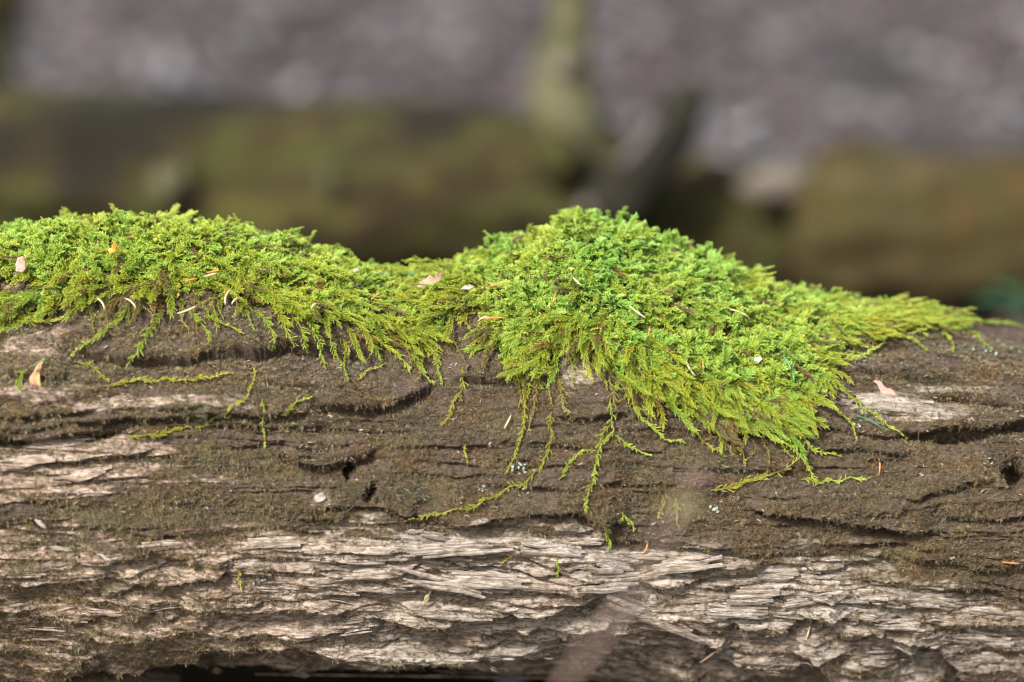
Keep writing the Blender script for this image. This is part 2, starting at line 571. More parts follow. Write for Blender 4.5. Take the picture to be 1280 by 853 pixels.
# a coarse smoothed normal field of the log
gs = np.gradient(P, axis=1); gt = np.gradient(P, axis=0)
NRM = np.cross(gs, gt)
NRM /= np.linalg.norm(NRM, axis=-1, keepdims=True) + 1e-12
if (NRM * nrm0).sum() < 0:
    NRM = -NRM
NS = NRM + 1.6 * nrm0
NS /= np.linalg.norm(NS, axis=-1, keepdims=True)

# picture -> surface lookup (front side only): nearest grid point seen at each pixel
front = ((CAM - P) * NS).sum(-1) > 0
LW, LH = 1480, 1000
lut = np.full((LH, LW), -1, np.int64)
fi = np.nonzero(front.ravel())[0]
order = fi[np.argsort(-GZ.ravel()[fi])]
ix = np.round(GU.ravel()[order]).astype(int) + 100
iy = np.round(GV.ravel()[order]).astype(int) + 50
ok = (ix >= 0) & (ix < LW) & (iy >= 0) & (iy < LH)
lut[iy[ok], ix[ok]] = order[ok]
for _ in range(6):
    for ax, sh in ((0, 1), (0, -1), (1, 1), (1, -1)):
        r = np.roll(lut, sh, ax)
        lut = np.where(lut < 0, r, lut)
Pf, Nf = P.reshape(-1, 3), NS.reshape(-1, 3)


def surf(px, py):
    """a point on the log surface and its outward direction, named by where the photograph shows it"""
    x, y = int(round(px)) + 100, int(round(py)) + 50
    x = min(max(x, 0), LW - 1); y = min(max(y, 0), LH - 1)
    while lut[y, x] < 0 and y < LH - 1:
        y += 1
    k = lut[y, x]
    return Pf[k].copy(), Nf[k].copy()


# ------------------------------------------------------------------ instancing on points (for moss, fuzz and litter only)
def protos(name, meshes):
    c = bpy.data.collections.new(name)
    for k, me in enumerate(meshes):
        o = bpy.data.objects.new('%s_%02d' % (name, k), me)
        c.objects.link(o)
    return c


def scatter(name, pts, rot, scl, idx, tint, coll, **kw):
    me = bpy.data.meshes.new(name)
    me.vertices.add(len(pts))
    me.vertices.foreach_set('co', np.asarray(pts, np.float32).ravel())
    for nm, typ, arr, key in (('rot', 'FLOAT_VECTOR', rot, 'vector'), ('scl', 'FLOAT', scl, 'value'), ('idx', 'INT', idx, 'value'), ('tint', 'FLOAT', tint, 'value')):
        a = me.attributes.new(nm, typ, 'POINT')
        a.data.foreach_set(key, np.asarray(arr, np.int32 if typ == 'INT' else np.float32).ravel())
    me.update()
    o = obj(name, me, None, **kw)
    g = bpy.data.node_groups.new(name + '_scatter', 'GeometryNodeTree')
    g.interface.new_socket('Geometry', in_out='INPUT', socket_type='NodeSocketGeometry')
    g.interface.new_socket('Geometry', in_out='OUTPUT', socket_type='NodeSocketGeometry')
    gi = g.nodes.new('NodeGroupInput'); go = g.nodes.new('NodeGroupOutput')
    ci = g.nodes.new('GeometryNodeCollectionInfo')
    ci.inputs['Collection'].default_value = coll
    ci.inputs['Separate Children'].default_value = True
    ci.inputs['Reset Children'].default_value = True
    iop = g.nodes.new('GeometryNodeInstanceOnPoints')
    iop.inputs['Pick Instance'].default_value = True

    def named(nm, dt):
        n = g.nodes.new('GeometryNodeInputNamedAttribute')
        n.data_type = dt
        n.inputs['Name'].default_value = nm
        return n.outputs['Attribute']
    e2r = g.nodes.new('FunctionNodeEulerToRotation')
    g.links.new(named('rot', 'FLOAT_VECTOR'), e2r.inputs[0])
    g.links.new(gi.outputs[0], iop.inputs['Points'])
    g.links.new(ci.outputs[0], iop.inputs['Instance'])
    g.links.new(named('idx', 'INT'), iop.inputs['Instance Index'])
    g.links.new(e2r.outputs[0], iop.inputs['Rotation'])
    g.links.new(named('scl', 'FLOAT'), iop.inputs['Scale'])
    g.links.new(iop.outputs[0], go.inputs[0])
    md = o.modifiers.new('scatter', 'NODES')
    md.node_group = g
    return o


def frames_to_euler(X, Z):
    """rotation (XYZ euler) whose local x runs along X and local z points along Z"""
    X = X / (np.linalg.norm(X, axis=-1, keepdims=True) + 1e-12)
    Z = Z - (Z * X).sum(-1, keepdims=True) * X
    Z = Z / (np.linalg.norm(Z, axis=-1, keepdims=True) + 1e-12)
    Y = np.cross(Z, X)
    ry = -np.arcsin(np.clip(X[:, 2], -1, 1))
    rx = np.arctan2(Y[:, 2], Z[:, 2])
    rz = np.arctan2(X[:, 1], X[:, 0])
    return np.stack([rx, ry, rz], -1)


# ------------------------------------------------------------------ moss shoots
class Shoot:
    def __init__(self):
        self.V, self.Q, self.tip, self.n = [], [], [], 0

    def add(self, V, Q, tip):
        self.V.append(V); self.Q.append(Q + self.n); self.tip.append(tip); self.n += len(V)

    def leafy(self, path, leaf, wid, step, opening, tip0, tip1, taper=0.55, per=3, rng=RNG):
        """an axis clothed in small keeled leaves"""
        path = np.asarray(path, float)
        seg = np.linalg.norm(np.diff(path, axis=0), axis=1)
        L = np.concatenate([[0], np.cumsum(seg)])
        m = max(3, int(L[-1] / step))
        t = np.repeat(np.linspace(0, 1, m), per)
        l = t * L[-1]
        C = np.stack([np.interp(l, L, path[:, k]) for k in range(3)], -1)
        D = np.stack([np.interp(np.minimum(l + leaf, L[-1]), L, path[:, k]) - np.interp(np.maximum(l - leaf, 0), L, path[:, k]) for k in range(3)], -1)
        D /= np.linalg.norm(D, axis=1, keepdims=True) + 1e-12
        ref = np.where(np.abs(D[:, 2:3]) < 0.8, [[0, 0, 1.0]], [[0, 1.0, 0]])
        n1 = np.cross(D, ref); n1 /= np.linalg.norm(n1, axis=1, keepdims=True) + 1e-12
        n2 = np.cross(D, n1)
        ph = np.tile(np.arange(per) * 2 * math.pi / per, m) + np.repeat(np.arange(m) * 1.05, per) + rng.normal(0, .25, m * per)
        out = np.cos(ph)[:, None] * n1 + np.sin(ph)[:, None] * n2
        side = np.cross(D, out)
        s = (1 - taper * t ** 2) * rng.uniform(.8, 1.2, m * per)
        op = opening * rng.uniform(.75, 1.25, m * per)
        ll, ww = (leaf * s)[:, None], (wid * s)[:, None]
        co, si = np.cos(op)[:, None], np.sin(op)[:, None]
        b = C
        mid = C + D * ll * .42 * co + out * (ll * .62 * si + .00012)
        tp = C + D * ll * (co + .1) + out * ll * (.80 * si)
        V = np.stack([b, mid + side * ww * .5 - out * ww * .22, tp, mid - side * ww * .5 - out * ww * .22], 1)
        q = np.arange(m * per)[:, None] * 4 + np.arange(4)[None]
        tt = tip0 + (tip1 - tip0) * t
        tipv = np.stack([tt - .12, tt, tt + .15, tt], 1)
        self.add(V.reshape(-1, 3), q, np.clip(tipv, 0, 1).ravel())

    def tube(self, path, r, tipv, sides=4):
        path = np.asarray(path, float)
        n = len(path)
        D = np.gradient(path, axis=0)
        D /= np.linalg.norm(D, axis=1, keepdims=True) + 1e-12
        ref = np.where(np.abs(D[:, 2:3]) < 0.8, [[0, 0, 1.0]], [[0, 1.0, 0]])
        n1 = np.cross(D, ref); n1 /= np.linalg.norm(n1, axis=1, keepdims=True) + 1e-12
        n2 = np.cross(D, n1)
        r = np.broadcast_to(r, (n,))
        a = np.arange(sides) * 2 * math.pi / sides
        V = path[:, None] + r[:, None, None] * (np.cos(a)[None, :, None] * n1[:, None] + np.sin(a)[None, :, None] * n2[:, None])
        i, j = np.meshgrid(np.arange(n - 1), np.arange(sides), indexing='ij')
        q = np.stack([i * sides + j, i * sides + (j + 1) % sides, (i + 1) * sides + (j + 1) % sides, (i + 1) * sides + j], -1).reshape(-1, 4)
        self.add(V.reshape(-1, 3), q, np.full(n * sides, tipv))

    def mesh(self, name, mat):
        me = make_mesh(name, np.concatenate(self.V), np.concatenate(self.Q), None, True, {'tip': np.concatenate(self.tip)})
        me.materials.append(mat)
        return me


def branch_path(p0, d, up, length, curl, n=6):
    up = up - (up @ d) * d
    up = up / (np.linalg.norm(up) + 1e-9)
    a = np.linspace(0, 1, n) * max(curl * 2.2, .05)      # an arc: a hooked tip
    r = length / a[-1]
    return p0 + d * (r * np.sin(a))[:, None] + up * (r * (1 - np.cos(a)))[:, None]


def shoot_proto(seed, mat, length, rise, nb, blen, droop=0.0, flat=1.0):
    rng = np.random.default_rng(seed)
    s = Shoot()
    t = np.linspace(0, 1, 14)
    ph = rng.uniform(0, 6.28)
    path = np.stack([length * t * (1 - .1 * t), .10 * length * np.sin(2.6 * t + ph) - .10 * length * math.sin(ph), length * (rise * t - droop * t ** 2)], -1)
    s.leafy(path, .00095, .00068, .00048, .70, .10, 1.0, .35, 4, rng)
    for k in range(nb):
        f = .12 + .80 * (k + rng.uniform(0, .6)) / nb
        i0 = f * 13
        p0 = np.array([np.interp(i0, np.arange(14), path[:, c]) for c in range(3)])
        i1 = min(i0 + 1, 13)
        d = np.array([np.interp(i1, np.arange(14), path[:, c]) for c in range(3)]) - p0
        d /= np.linalg.norm(d) + 1e-9
        sd = np.array([-d[1], d[0], 0]); sd /= np.linalg.norm(sd) + 1e-9
        sd = sd * (1 if k % 2 else -1)
        a = R_(rng.uniform(38, 66))
        dd = d * math.cos(a) + sd * math.sin(a) + np.array([0, 0, rng.uniform(-.1, .75) * flat])
        dd /= np.linalg.norm(dd)
        bl = blen * (1.15 - .75 * abs(f - .42)) * rng.uniform(.7, 1.25) * (1 if f < .8 else .7)
        bp = branch_path(p0, dd, d * rng.uniform(.2, 1.0) - sd * rng.uniform(-.4, .4) + np.array([0, 0, rng.uniform(-.9, .5) * flat]), bl, rng.uniform(.15, .85) * (.4 + .6 * flat), 7)
        s.leafy(bp, .00085, .00060, .00044, .68, .18 + .25 * f, .80 + .25 * f, .40, 4, rng)
    return s.mesh('shoot', mat)


TOP_PROTO = protos('shoot', [shoot_proto(100 + k, M_MOSS if k < 16 else M_DEAD, random.uniform(.008, .012) if k % 2 else random.uniform(.011, .0155), random.uniform(.15, .7), random.randint(9, 13) if k % 2 else random.randint(14, 19), random.uniform(.0030, .0043), random.uniform(.0, .5), 1.0 if k % 2 else .25) for k in range(18)])
DRAPE_PROTO = protos('drape', [shoot_proto(200 + k, M_DRAPE if k < 10 else M_DEAD, (.016, .022, .036)[k % 3] * random.uniform(.85, 1.15), random.uniform(.04, .2), (16, 22, 34)[k % 3], random.uniform(.0030, .0044), random.uniform(.05, .2)) for k in range(12)])

# ---- where the moss grows
LOWX = [-200, 0, 60, 85, 150, 330, 345, 400, 430, 470, 500, 545, 560, 600, 620, 650, 690, 700, 740, 755, 800, 850, 900, 950, 1000, 1030, 1045, 1100, 1150, 1230, 1280, 1400]
LOWY = [412, 412, 408, 387, 382, 382, 403, 415, 432, 428, 437, 444, 406, 411, 452, 480, 458, 440, 442, 474, 502, 512, 536, 556, 552, 505, 450, 430, 421, 411, 403, 398]
low = np.interp(GU, LOWX, LOWY)
nz = fbm(S / 0.02, T / 0.02, 201, 3)
deg = np.degrees(TH)
mm = smooth(-6, 14, low - GV + 10 * nz) * (deg > -20) * (deg < 150)
backside = (deg > 100)
mm = np.where(backside, (deg < 150 + 20 * nz) * (GU > -140) * (GU < 1320), mm)


def hole(cx, cy, rx, ry):
    return 1 - smooth(.6, 1.3, np.hypot((GU - cx) / rx, (GV - cy) / ry))


for hx in ((22, 368, 40, 17), (512, 362, 40, 8), (580, 402, 16, 8), (470, 395, 25, 8), (920, 402, 16, 7), (255, 318, 12, 5), (450, 337, 22, 6), (715, 395, 12, 6)):
    mm = mm * (1 - (deg < 100) * hole(*hx) * (1.0 if hx[0] < 100 else 0.85))
sparse = 1 - 0.35 * np.exp(-((GU - 520) / 75) ** 2)
thick_end = 1 - .45 * smooth(1050, 1250, GU)
mm = mm * sparse * (0.30 + 0.70 * smooth(-.5, .15, fbm(S / 0.022, T / 0.022, 211, 3)))
cell_a = np.gradient(T, axis=0) * np.gradient(S, axis=1)
wgt = (mm * cell_a * (1 + 1.6 * smooth(1000, 1080, GU)) * ((GU > -140) & (GU < 1420))).ravel()


def tangent_flow(idx, rng, top):
    """growth direction on the surface: outwards from each hump and downhill"""
    n = Nf[idx]
    u, v = GU.ravel()[idx], GV.ravel()[idx]
    dx = np.where(u < 540, (u - 230) / 420, np.clip((u - 770) / 200, -.5, 1.15))
    d = np.stack([dx, np.zeros_like(dx), -np.ones_like(dx)], -1)
    d = d - (d * n).sum(-1, keepdims=True) * n
    d /= np.linalg.norm(d, axis=-1, keepdims=True) + 1e-9
    rnd = rng.normal(0, 1, d.shape)
    rnd = rnd - (rnd * n).sum(-1, keepdims=True) * n
    rnd /= np.linalg.norm(rnd, axis=-1, keepdims=True) + 1e-9
    d = d + rnd * top[:, None]
    return d / (np.linalg.norm(d, axis=-1, keepdims=True) + 1e-9), n


MOSSES = {}
for key, u0, u1, n_top, n_drape, lab in (
        ('left', -140, 533, 10500, 1300, 'low wide bright green moss mat over the flat brown bark plate'),
        ('right', 533, 1420, 12500, 3300, 'tall rounded green moss mound with long fringe draping down the log')):
    root = obj('moss_mat', None, label=lab, cat='moss', group='green moss on the log')
    root.location = tuple(P[int(np.argmin(np.abs(rows - R_(70)))), int(np.argmin(np.abs(cols - (-0.2 if key == 'left' else 0.07))))])
    bpy.context.view_layer.update()
    MOSSES[key] = root
    w = wgt * ((GU.ravel() >= u0) & (GU.ravel() < u1))
    # upright shoots on the crown of the mat
    wt = w * smooth(8, np.interp(GU.ravel(), [950, 1080], [50, 18]), (low - GV).ravel()) * np.where(backside.ravel(), 0.35, 1)
    idx = RNG.choice(len(wt), n_top, p=wt / wt.sum())
    n = Nf[idx]
    X, n = tangent_flow(idx, RNG, RNG.uniform(.6, 2.2, n_top))
    lift = RNG.uniform(0, 1, n_top)
    th = (0.0015 + 0.0075 * smooth(10, 60, np.clip((low - GV).ravel()[idx], 0, 200))) * np.interp(GU.ravel()[idx], [380, 460, 540, 620, 950, 1150], [1, .45, .35, 1, 1, .3])
    th = th * (.35 + 1.15 * smooth(-.45, .55, fbm(S.ravel()[idx] / .022, T.ravel()[idx] / .022, 341, 3)))
    pos = Pf[idx] + n * (th * lift)[:, None] + RNG.normal(0, .0005, (n_top, 3)) - X * .004
    upv = np.array([0, 0, 1.0])
    Xd = X + (n * .55 + upv * .2) * RNG.uniform(-.2, 1.15, n_top)[:, None]
    tint = np.clip(.5 + .32 * fbm(GU.ravel()[idx] / 60, GV.ravel()[idx] / 40, 301, 3) + RNG.normal(0, .16, n_top) + np.interp(GU.ravel()[idx], [0, 400, 560, 760, 1000, 1200], [-.05, .1, .12, -.22, 0, .05]), 0, 1)
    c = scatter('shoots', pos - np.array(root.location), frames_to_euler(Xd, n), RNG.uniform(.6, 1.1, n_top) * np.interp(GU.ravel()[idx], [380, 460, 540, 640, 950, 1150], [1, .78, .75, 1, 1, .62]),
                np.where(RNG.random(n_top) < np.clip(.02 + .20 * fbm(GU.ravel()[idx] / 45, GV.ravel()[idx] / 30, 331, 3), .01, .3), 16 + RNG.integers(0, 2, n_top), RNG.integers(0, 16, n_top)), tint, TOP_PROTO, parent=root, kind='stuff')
    # longer shoots that lie downhill along the lower edge
    wd = w * (1 - .85 * smooth(20, 95, (low - GV).ravel())) * (~backside).ravel()
    idx = RNG.choice(len(wd), n_drape, p=wd / wd.sum())
    X, n = tangent_flow(idx, RNG, RNG.uniform(.1, .8, n_drape))
    pos = Pf[idx] + n * RNG.uniform(.0005, .006, n_drape)[:, None] - X * .012
    Xd = X + n * RNG.uniform(-.05, .38, n_drape)[:, None]
    tint = np.clip(.58 + .3 * fbm(GU.ravel()[idx] / 50, GV.ravel()[idx] / 50, 311, 3) + RNG.normal(0, .18, n_drape), 0, 1)
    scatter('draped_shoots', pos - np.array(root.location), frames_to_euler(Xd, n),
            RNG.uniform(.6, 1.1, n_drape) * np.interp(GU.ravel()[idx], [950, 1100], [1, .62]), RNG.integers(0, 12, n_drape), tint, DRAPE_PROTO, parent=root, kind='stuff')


# ------------------------------------------------------------------ single strands that hang over the wood
def strand_mesh(pts, blen, mat, seed, lift=.003, gap=.0021, stem=True, tip0=.15, end=.3, dens=1.0, slim=1.0):
    rng = np.random.default_rng(seed)
    raw, nr = [], []
    pts = np.array(pts, float)
    L = np.concatenate([[0], np.cumsum(np.hypot(*np.diff(pts, axis=0).T))])
    m = max(5, int(L[-1] / 5))
    LLpx = L[-1]
    for f in np.linspace(0, L[-1], m):
        p, n = surf(np.interp(f, L, pts[:, 0]), np.interp(f, L, pts[:, 1]))
        raw.append(p); nr.append(n)
    raw, nr = np.array(raw), np.array(nr)
    for _ in range(3):
        raw[1:-1] = (raw[:-2] + 2 * raw[1:-1] + raw[2:]) / 4
        nr[1:-1] = (nr[:-2] + 2 * nr[1:-1] + nr[2:]) / 4
    sdv = np.cross(nr, np.gradient(raw, axis=0)); sdv /= np.linalg.norm(sdv, axis=1, keepdims=True) + 1e-9
    wv_ = np.linspace(0, LLpx / 18, m)
    raw = raw + sdv * (.0011 * perlin(wv_, np.full(m, seed * .37), seed))[:, None] * 2
    path = raw + nr * (lift * (.6 + .6 * np.sin(np.linspace(0, 2.8, m)))[:, None])
    o = path[0].copy()
    path = path - o
    s = Shoot()
    if stem:
        s.tube(path, .00032, .05)
    s.leafy(path, .00095 * slim, .00070 * slim, .00050, .68, tip0, .95, .35, 4, rng)
    seg = np.linalg.norm(np.diff(path, axis=0), axis=1)
    LL = np.concatenate([[0], np.cumsum(seg)])
    k, f = 0, gap
    while f < LL[-1] - .001:
        if rng.random() < dens:
            p0 = np.array([np.interp(f, LL, path[:, c]) for c in range(3)])
            d = np.array([np.interp(min(f + .002, LL[-1]), LL, path[:, c]) for c in range(3)]) - p0
            d /= np.linalg.norm(d) + 1e-9
            n = np.array([np.interp(f, LL, nr[:, c]) for c in range(3)])
            sd = np.cross(n, d) * (1 if k % 2 else -1)
            a = R_(rng.uniform(22, 75))
            dd = d * math.cos(a) + sd * math.sin(a) + n * rng.uniform(-.05, .45)
            dd /= np.linalg.norm(dd)
            g = f / LL[-1]
            bl = .92 * blen * rng.uniform(.45, 1.3) * (1 - (1 - end) * g ** 1.6)
            s.leafy(branch_path(p0, dd, d * rng.uniform(.3, 1) + n * rng.uniform(-.8, .5), bl, rng.uniform(.1, .7), 6), .00085 * slim, .00062 * slim, .00046, .68, .25 + .35 * g, .75 + .3 * g, .35, 4, rng)
        if rng.random() < .12:
            f += gap * 1.2
        k += 1 if rng.random() < .8 else 2
        f += gap * rng.uniform(.3, 1.3) * .45
    return s.mesh('strand', mat), o


STRANDS_LEFT = [
    ([(168, 386), (140, 412), (110, 432), (88, 447)], .0058, 0), ([(207, 390), (190, 420), (172, 445), (160, 461)], .0062, 0),
    ([(238, 386), (254, 410), (262, 432)], .005, 0), ([(252, 394), (280, 410), (304, 419)], .0035, 0), ([(318, 388), (335, 405), (345, 430), (342, 441)], .005, 0),
    ([(365, 396), (380, 425), (386, 440)], .0055, 0), ([(392, 412), (402, 445), (406, 463)], .0045, 0), ([(410, 425), (421, 448), (437, 478)], .0035, 0),
    ([(345, 395), (362, 420), (368, 438)], .0055, 0), ([(0, 404), (40, 408), (80, 402)], .0055, 1), ([(300, 390), (312, 402), (318, 415)], .004, 0),
    ([(455, 425), (470, 440), (476, 456)], .005, 0), ([(490, 430), (498, 450), (512, 470)], .005, 0), ([(515, 436), (525, 465), (540, 482)], .0045, 0),
    ([(268, 388), (272, 402), (268, 418)], .004, 0), ([(430, 425), (438, 442), (432, 460)], .0045, 1)]
STRANDS_RIGHT = [
    ([(540, 415), (545, 445), (548, 470), (551, 484)], .006, 0), ([(572, 393), (582, 410), (592, 422)], .004, 1), ([(605, 408), (630, 440), (650, 470), (664, 492)], .006, 0),
    ([(618, 420), (638, 455), (652, 480)], .0055, 0), ([(640, 428), (660, 460), (682, 486)], .006, 0), ([(655, 470), (656, 520), (647, 560), (631, 592)], .0042, 1),
    ([(764, 500), (762, 515), (769, 543), (752, 556)], .0035, 0), ([(788, 500), (795, 516), (811, 533), (835, 550), (856, 554)], .0042, 0),
    ([(822, 480), (835, 497), (846, 514), (864, 529)], .0048, 0), ([(840, 465), (866, 498), (884, 534), (905, 555), (928, 565), (934, 580)], .0055, 1),
    ([(908, 480), (914, 508), (920, 531), (918, 562)], .0058, 0), ([(930, 505), (942, 524), (961, 541), (982, 556), (1000, 566)], .0052, 0),
    ([(960, 500), (985, 535), (1010, 560), (1050, 573)], .005, 0), ([(975, 540), (998, 570), (1014, 590), (1020, 607)], .0045, 0),
    ([(1030, 475), (1060, 498), (1085, 516), (1110, 534), (1134, 549)], .0046, 0), ([(1050, 515), (1060, 530), (1070, 552)], .0022, 0),
    ([(1028, 446), (1056, 456), (1084, 448), (1108, 425)], .0045, 0), ([(1105, 420), (1140, 428), (1157, 442)], .0042, 0), ([(1165, 405), (1185, 425), (1192, 443)], .0045, 0),
    ([(1190, 404), (1215, 422), (1238, 441)], .0045, 0), ([(1215, 396), (1250, 405), (1285, 416)], .0042, 0), ([(735, 430), (748, 462), (758, 490)], .005, 1),
    ([(776, 470), (786, 500), (800, 520)], .006, 1), ([(870, 495), (890, 520), (905, 545)], .006, 1), ([(1000, 480), (1030, 500), (1052, 522)], .0045, 0),
    ([(950, 515), (972, 545), (990, 575)], .0045, 0), ([(690, 455), (698, 485), (706, 515), (715, 528)], .005, 2), ([(672, 470), (668, 505), (660, 540)], .004, 2),
    ([(855, 500), (862, 530), (880, 556), (905, 572)], .0045, 1), ([(925, 470), (950, 500), (966, 530)], .0055, 0), ([(760, 480), (770, 498), (768, 520)], .0055, 2),
    ([(1060, 418), (1070, 430), (1068, 445)], .004, 0), ([(1130, 410), (1145, 418), (1160, 424)], .0042, 0), ([(700, 430), (695, 450), (690, 470)], .005, 2)]
for key, lst in (('left', STRANDS_LEFT), ('right', STRANDS_RIGHT)):
    for k, (pts, bl, kind) in enumerate(lst):
        me, o = strand_mesh(pts, bl, (M_STRAND, M_YELLOW, M_OLD)[kind], 500 + k + (100 if key == 'right' else 0))
        st = obj('strand', me, None, MOSSES[key])
        st.location = Vector(o) - MOSSES[key].location

rt = random.Random(11)
for k in range(84):
    u = rt.choice((rt.uniform(330, 560), rt.uniform(600, 760), rt.uniform(740, 1060), rt.uniform(740, 1000), rt.uniform(90, 340)))
    v = float(np.interp(u, LOWX, LOWY)) - rt.uniform(2, 16)
    pts = [(u, v)]
    side = .25 if u < 760 else .75
    hd = math.pi / 2 - rt.gauss(side, .35)
    for j in range(rt.randint(3, 6)):
        hd += rt.gauss(0, .32)
        st_ = rt.uniform(6, 12) * (1 if u > 560 else .8)
        u += st_ * math.cos(hd); v += st_ * abs(math.sin(hd))
        pts.append((u, v))
    key = 'left' if pts[0][0] < 533 else 'right'
    me, o = strand_mesh(pts, rt.uniform(.0018, .0036), rt.choice((M_STRAND, M_STRAND, M_YELLOW, M_OLD, M_OLD)), 2000 + k, lift=rt.uniform(.001, .004), dens=rt.uniform(.45, .9), slim=.8)
    st = obj('strand', me, None, MOSSES[key])
    st.location = Vector(o) - MOSSES[key].location

SPRIGS = [
    ([(130, 484), (160, 479), (200, 478), (240, 477), (290, 469)], .0042, 1, 'yellow-green moss runner lying along the groove under the brown plate'),
    ([(160, 546), (200, 545), (250, 535), (285, 515), (305, 500), (318, 485), (321, 462)], .0032, 1, 'long thin yellow moss runner bending up over the cracked grey ridges'),
    ([(329, 500), (331, 535), (332, 562)], .0022, 0, 'thin straight green moss thread hanging above the curled wood shell'),
    ([(350, 520), (362, 512), (372, 505), (388, 498)], .003, 0, 'small forked green moss sprig beside the hanging moss thread'),
    ([(445, 476), (460, 466), (482, 456)], .0025, 1, 'short yellow moss runner slanting below the moss fringe in the saddle'),
    ([(578, 460), (578, 482), (566, 512), (553, 532)], .0042, 1, 'olive moss sprig with leafy head hanging on reddish brown bark'),
    ([(690, 517), (687, 562), (665, 600), (632, 612), (594, 632), (512, 648)], .0042, 1, 'longest moss runner curving down and away across the brown ledge'),
    ([(764, 533), (748, 554), (743, 595), (731, 624), (735, 655)], .0036, 0, 'twisted green moss sprig hanging over the ledge crack'),
    ([(698, 600), (708, 582), (724, 570), (742, 560)], .003, 0, 'arched moss sprig joining the twisted hanging one'),
    ([(766, 546), (785, 558), (812, 572)], .0032, 0, 'short bright moss runner pointing away from the mound fringe'),
    ([(888, 613), (915, 608), (944, 603), (970, 592), (996, 574)], .0052, 1, 'feathery yellow moss frond below the mound fringe'),
    ([(1000, 600), (1020, 604), (1050, 602), (1086, 597)], .0034, 0, 'straight green moss shoot lying level under the fringe tips'),
    ([(846, 622), (842, 640), (846, 658)], .0045, 2, 'dull yellow moss tuft on the bark above pale fibrous wood'),
    ([(826, 620), (830, 634), (824, 648)], .0042, 2, 'small faded moss tuft beside the dull yellow tuft'),
    ([(756, 658), (760, 672), (766, 686)], .0038, 0, 'small bright moss sprig growing from the crack under the ledge'),
    ([(776, 640), (784, 650), (793, 662)], .0034, 0, 'star shaped bright moss sprig at the end of the ledge crack'),
    ([(695, 696), (698, 712), (697, 722)], .002, 0, 'tiny lone moss shoot on pale fibrous wood'),
    ([(652, 683), (640, 694), (626, 704)], .0022, 1, 'tiny yellow moss twiglet slanting on the pale wood ridge'),
    ([(738, 700), (742, 712), (736, 722)], .003, 2, 'withered brown-green moss wisp on the pale wood'),
    ([(298, 708), (299, 722), (303, 738)], .0024, 1, 'lone yellow moss shoot beside the pale blue lichen flecks'),
    ([(96, 455), (116, 463), (138, 477)], .003, 1, 'short moss runner linking the plate edge to the long groove'),
    ([(582, 555), (583, 570), (581, 583)], .0018, 1, 'tiny upright yellow moss shoot on the middle of brown bark'),
    ([(890, 676), (884, 684), (880, 690)], .002, 1, 'tiny moss shoot at the border of brown bark and pale wood'),
    ([(36, 462), (30, 474), (24, 486)], .006, 0, 'small leafy moss tuft beside the orange husk'),
]
MG = {0: M_STRAND, 1: M_YELLOW, 2: M_OLD}
for k, (pts, bl, kind, lab) in enumerate(SPRIGS):
    me, o = strand_mesh(pts, bl, MG[kind], 800 + k, lift=.0022, dens=.85, end=.5)
    s = obj('moss_sprig', me, None, None, lab, 'moss', 'single moss sprigs on the bare log')
    s.location = o


# ------------------------------------------------------------------ brown fuzz on the bark
def tuft(seed, mat, n, h, spread):
    rng = np.random.default_rng(seed)
    V, Q, tp = [], [], []
    for k in range(n):
        a = rng.uniform(0, 6.28); l = h * rng.uniform(.5, 1.25)
        r = rng.uniform(0, spread)
        b = np.array([r * math.cos(a * 2.3), r * math.sin(a * 2.3), -.0003])
        d = np.array([math.cos(a), math.sin(a), 0]) * rng.uniform(.2, 1.0) * l
        sd = np.array([-math.sin(a), math.cos(a), 0]) * rng.uniform(.00010, .0002)
        bend = rng.uniform(.2, .9)
        for j in range(3):
            f = j / 2
            c = b + d * f * (f * bend + 1 - bend) + np.array([0, 0, l * (f - .35 * bend * f * f)])
            V += [c - sd * (1 - .75 * f), c + sd * (1 - .75 * f)]
            tp += [f, f]
        o = len(V) - 6
        Q += [[o, o + 1, o + 3, o + 2], [o + 2, o + 3, o + 5, o + 4]]
    me = make_mesh('tuft', np.array(V), np.array(Q), None, True, {'tip': tp})
    me.materials.append(mat)
    return me


M_FUZZ = moss_material('brown_fuzz', (.038, .025, .016), (.098, .068, .036), (.22, .170, .105), .2)
M_FUZZ_TAN = moss_material('tan_fuzz', (.055, .042, .02), (.155, .118, .052), (.31, .255, .14), .2)
FUZZ = protos('tuft', [tuft(40 + k, M_FUZZ if k < 8 else M_FUZZ_TAN, 12, random.uniform(.0016, .0028), .0013) for k in range(14)])
fz = (1 - pale) * smooth(-.55, .1, fbm(S / 0.03, T / 0.014, 401, 4)) + .30 * leftmix * (pv > 640) + .26 * pale * (fbm(S / 0.035, T / 0.011, 411, 4) > .10)
fz = fz * (deg < 95) * (deg > -80) * (GU > -60) * (GU < 1340) * front * (1 - .9 * (mm > .5))
wf = (np.clip(fz, 0, 1) * cell_a).ravel()
NF = 60000
idx = RNG.choice(len(wf), NF, p=wf / wf.sum())
n = NRM.reshape(-1, 3)[idx] * .5 + Nf[idx] * .5
dn = np.array([0, 0, -1.0]) + RNG.normal(0, .7, (NF, 3))
tint = np.clip(.42 + .42 * fbm(GU.ravel()[idx] / 70, GV.ravel()[idx] / 35, 421, 3) + RNG.normal(0, .15, NF), 0, 1)
scatter('brown_moss', Pf[idx], frames_to_euler(dn - (dn * n).sum(-1, keepdims=True) * n, n), RNG.uniform(.6, 1.25, NF), np.where(RNG.random(NF) < np.clip(.18 + .42 * leftmix.ravel()[idx] + .5 * fbm(S.ravel()[idx] / .035, T.ravel()[idx] / .015, 451, 3), 0, .9), 8 + RNG.integers(0, 6, NF), RNG.integers(0, 8, NF)), tint, FUZZ,
        label='short brown and olive moss fuzz coating the bark of the log', cat='moss', kind='stuff')


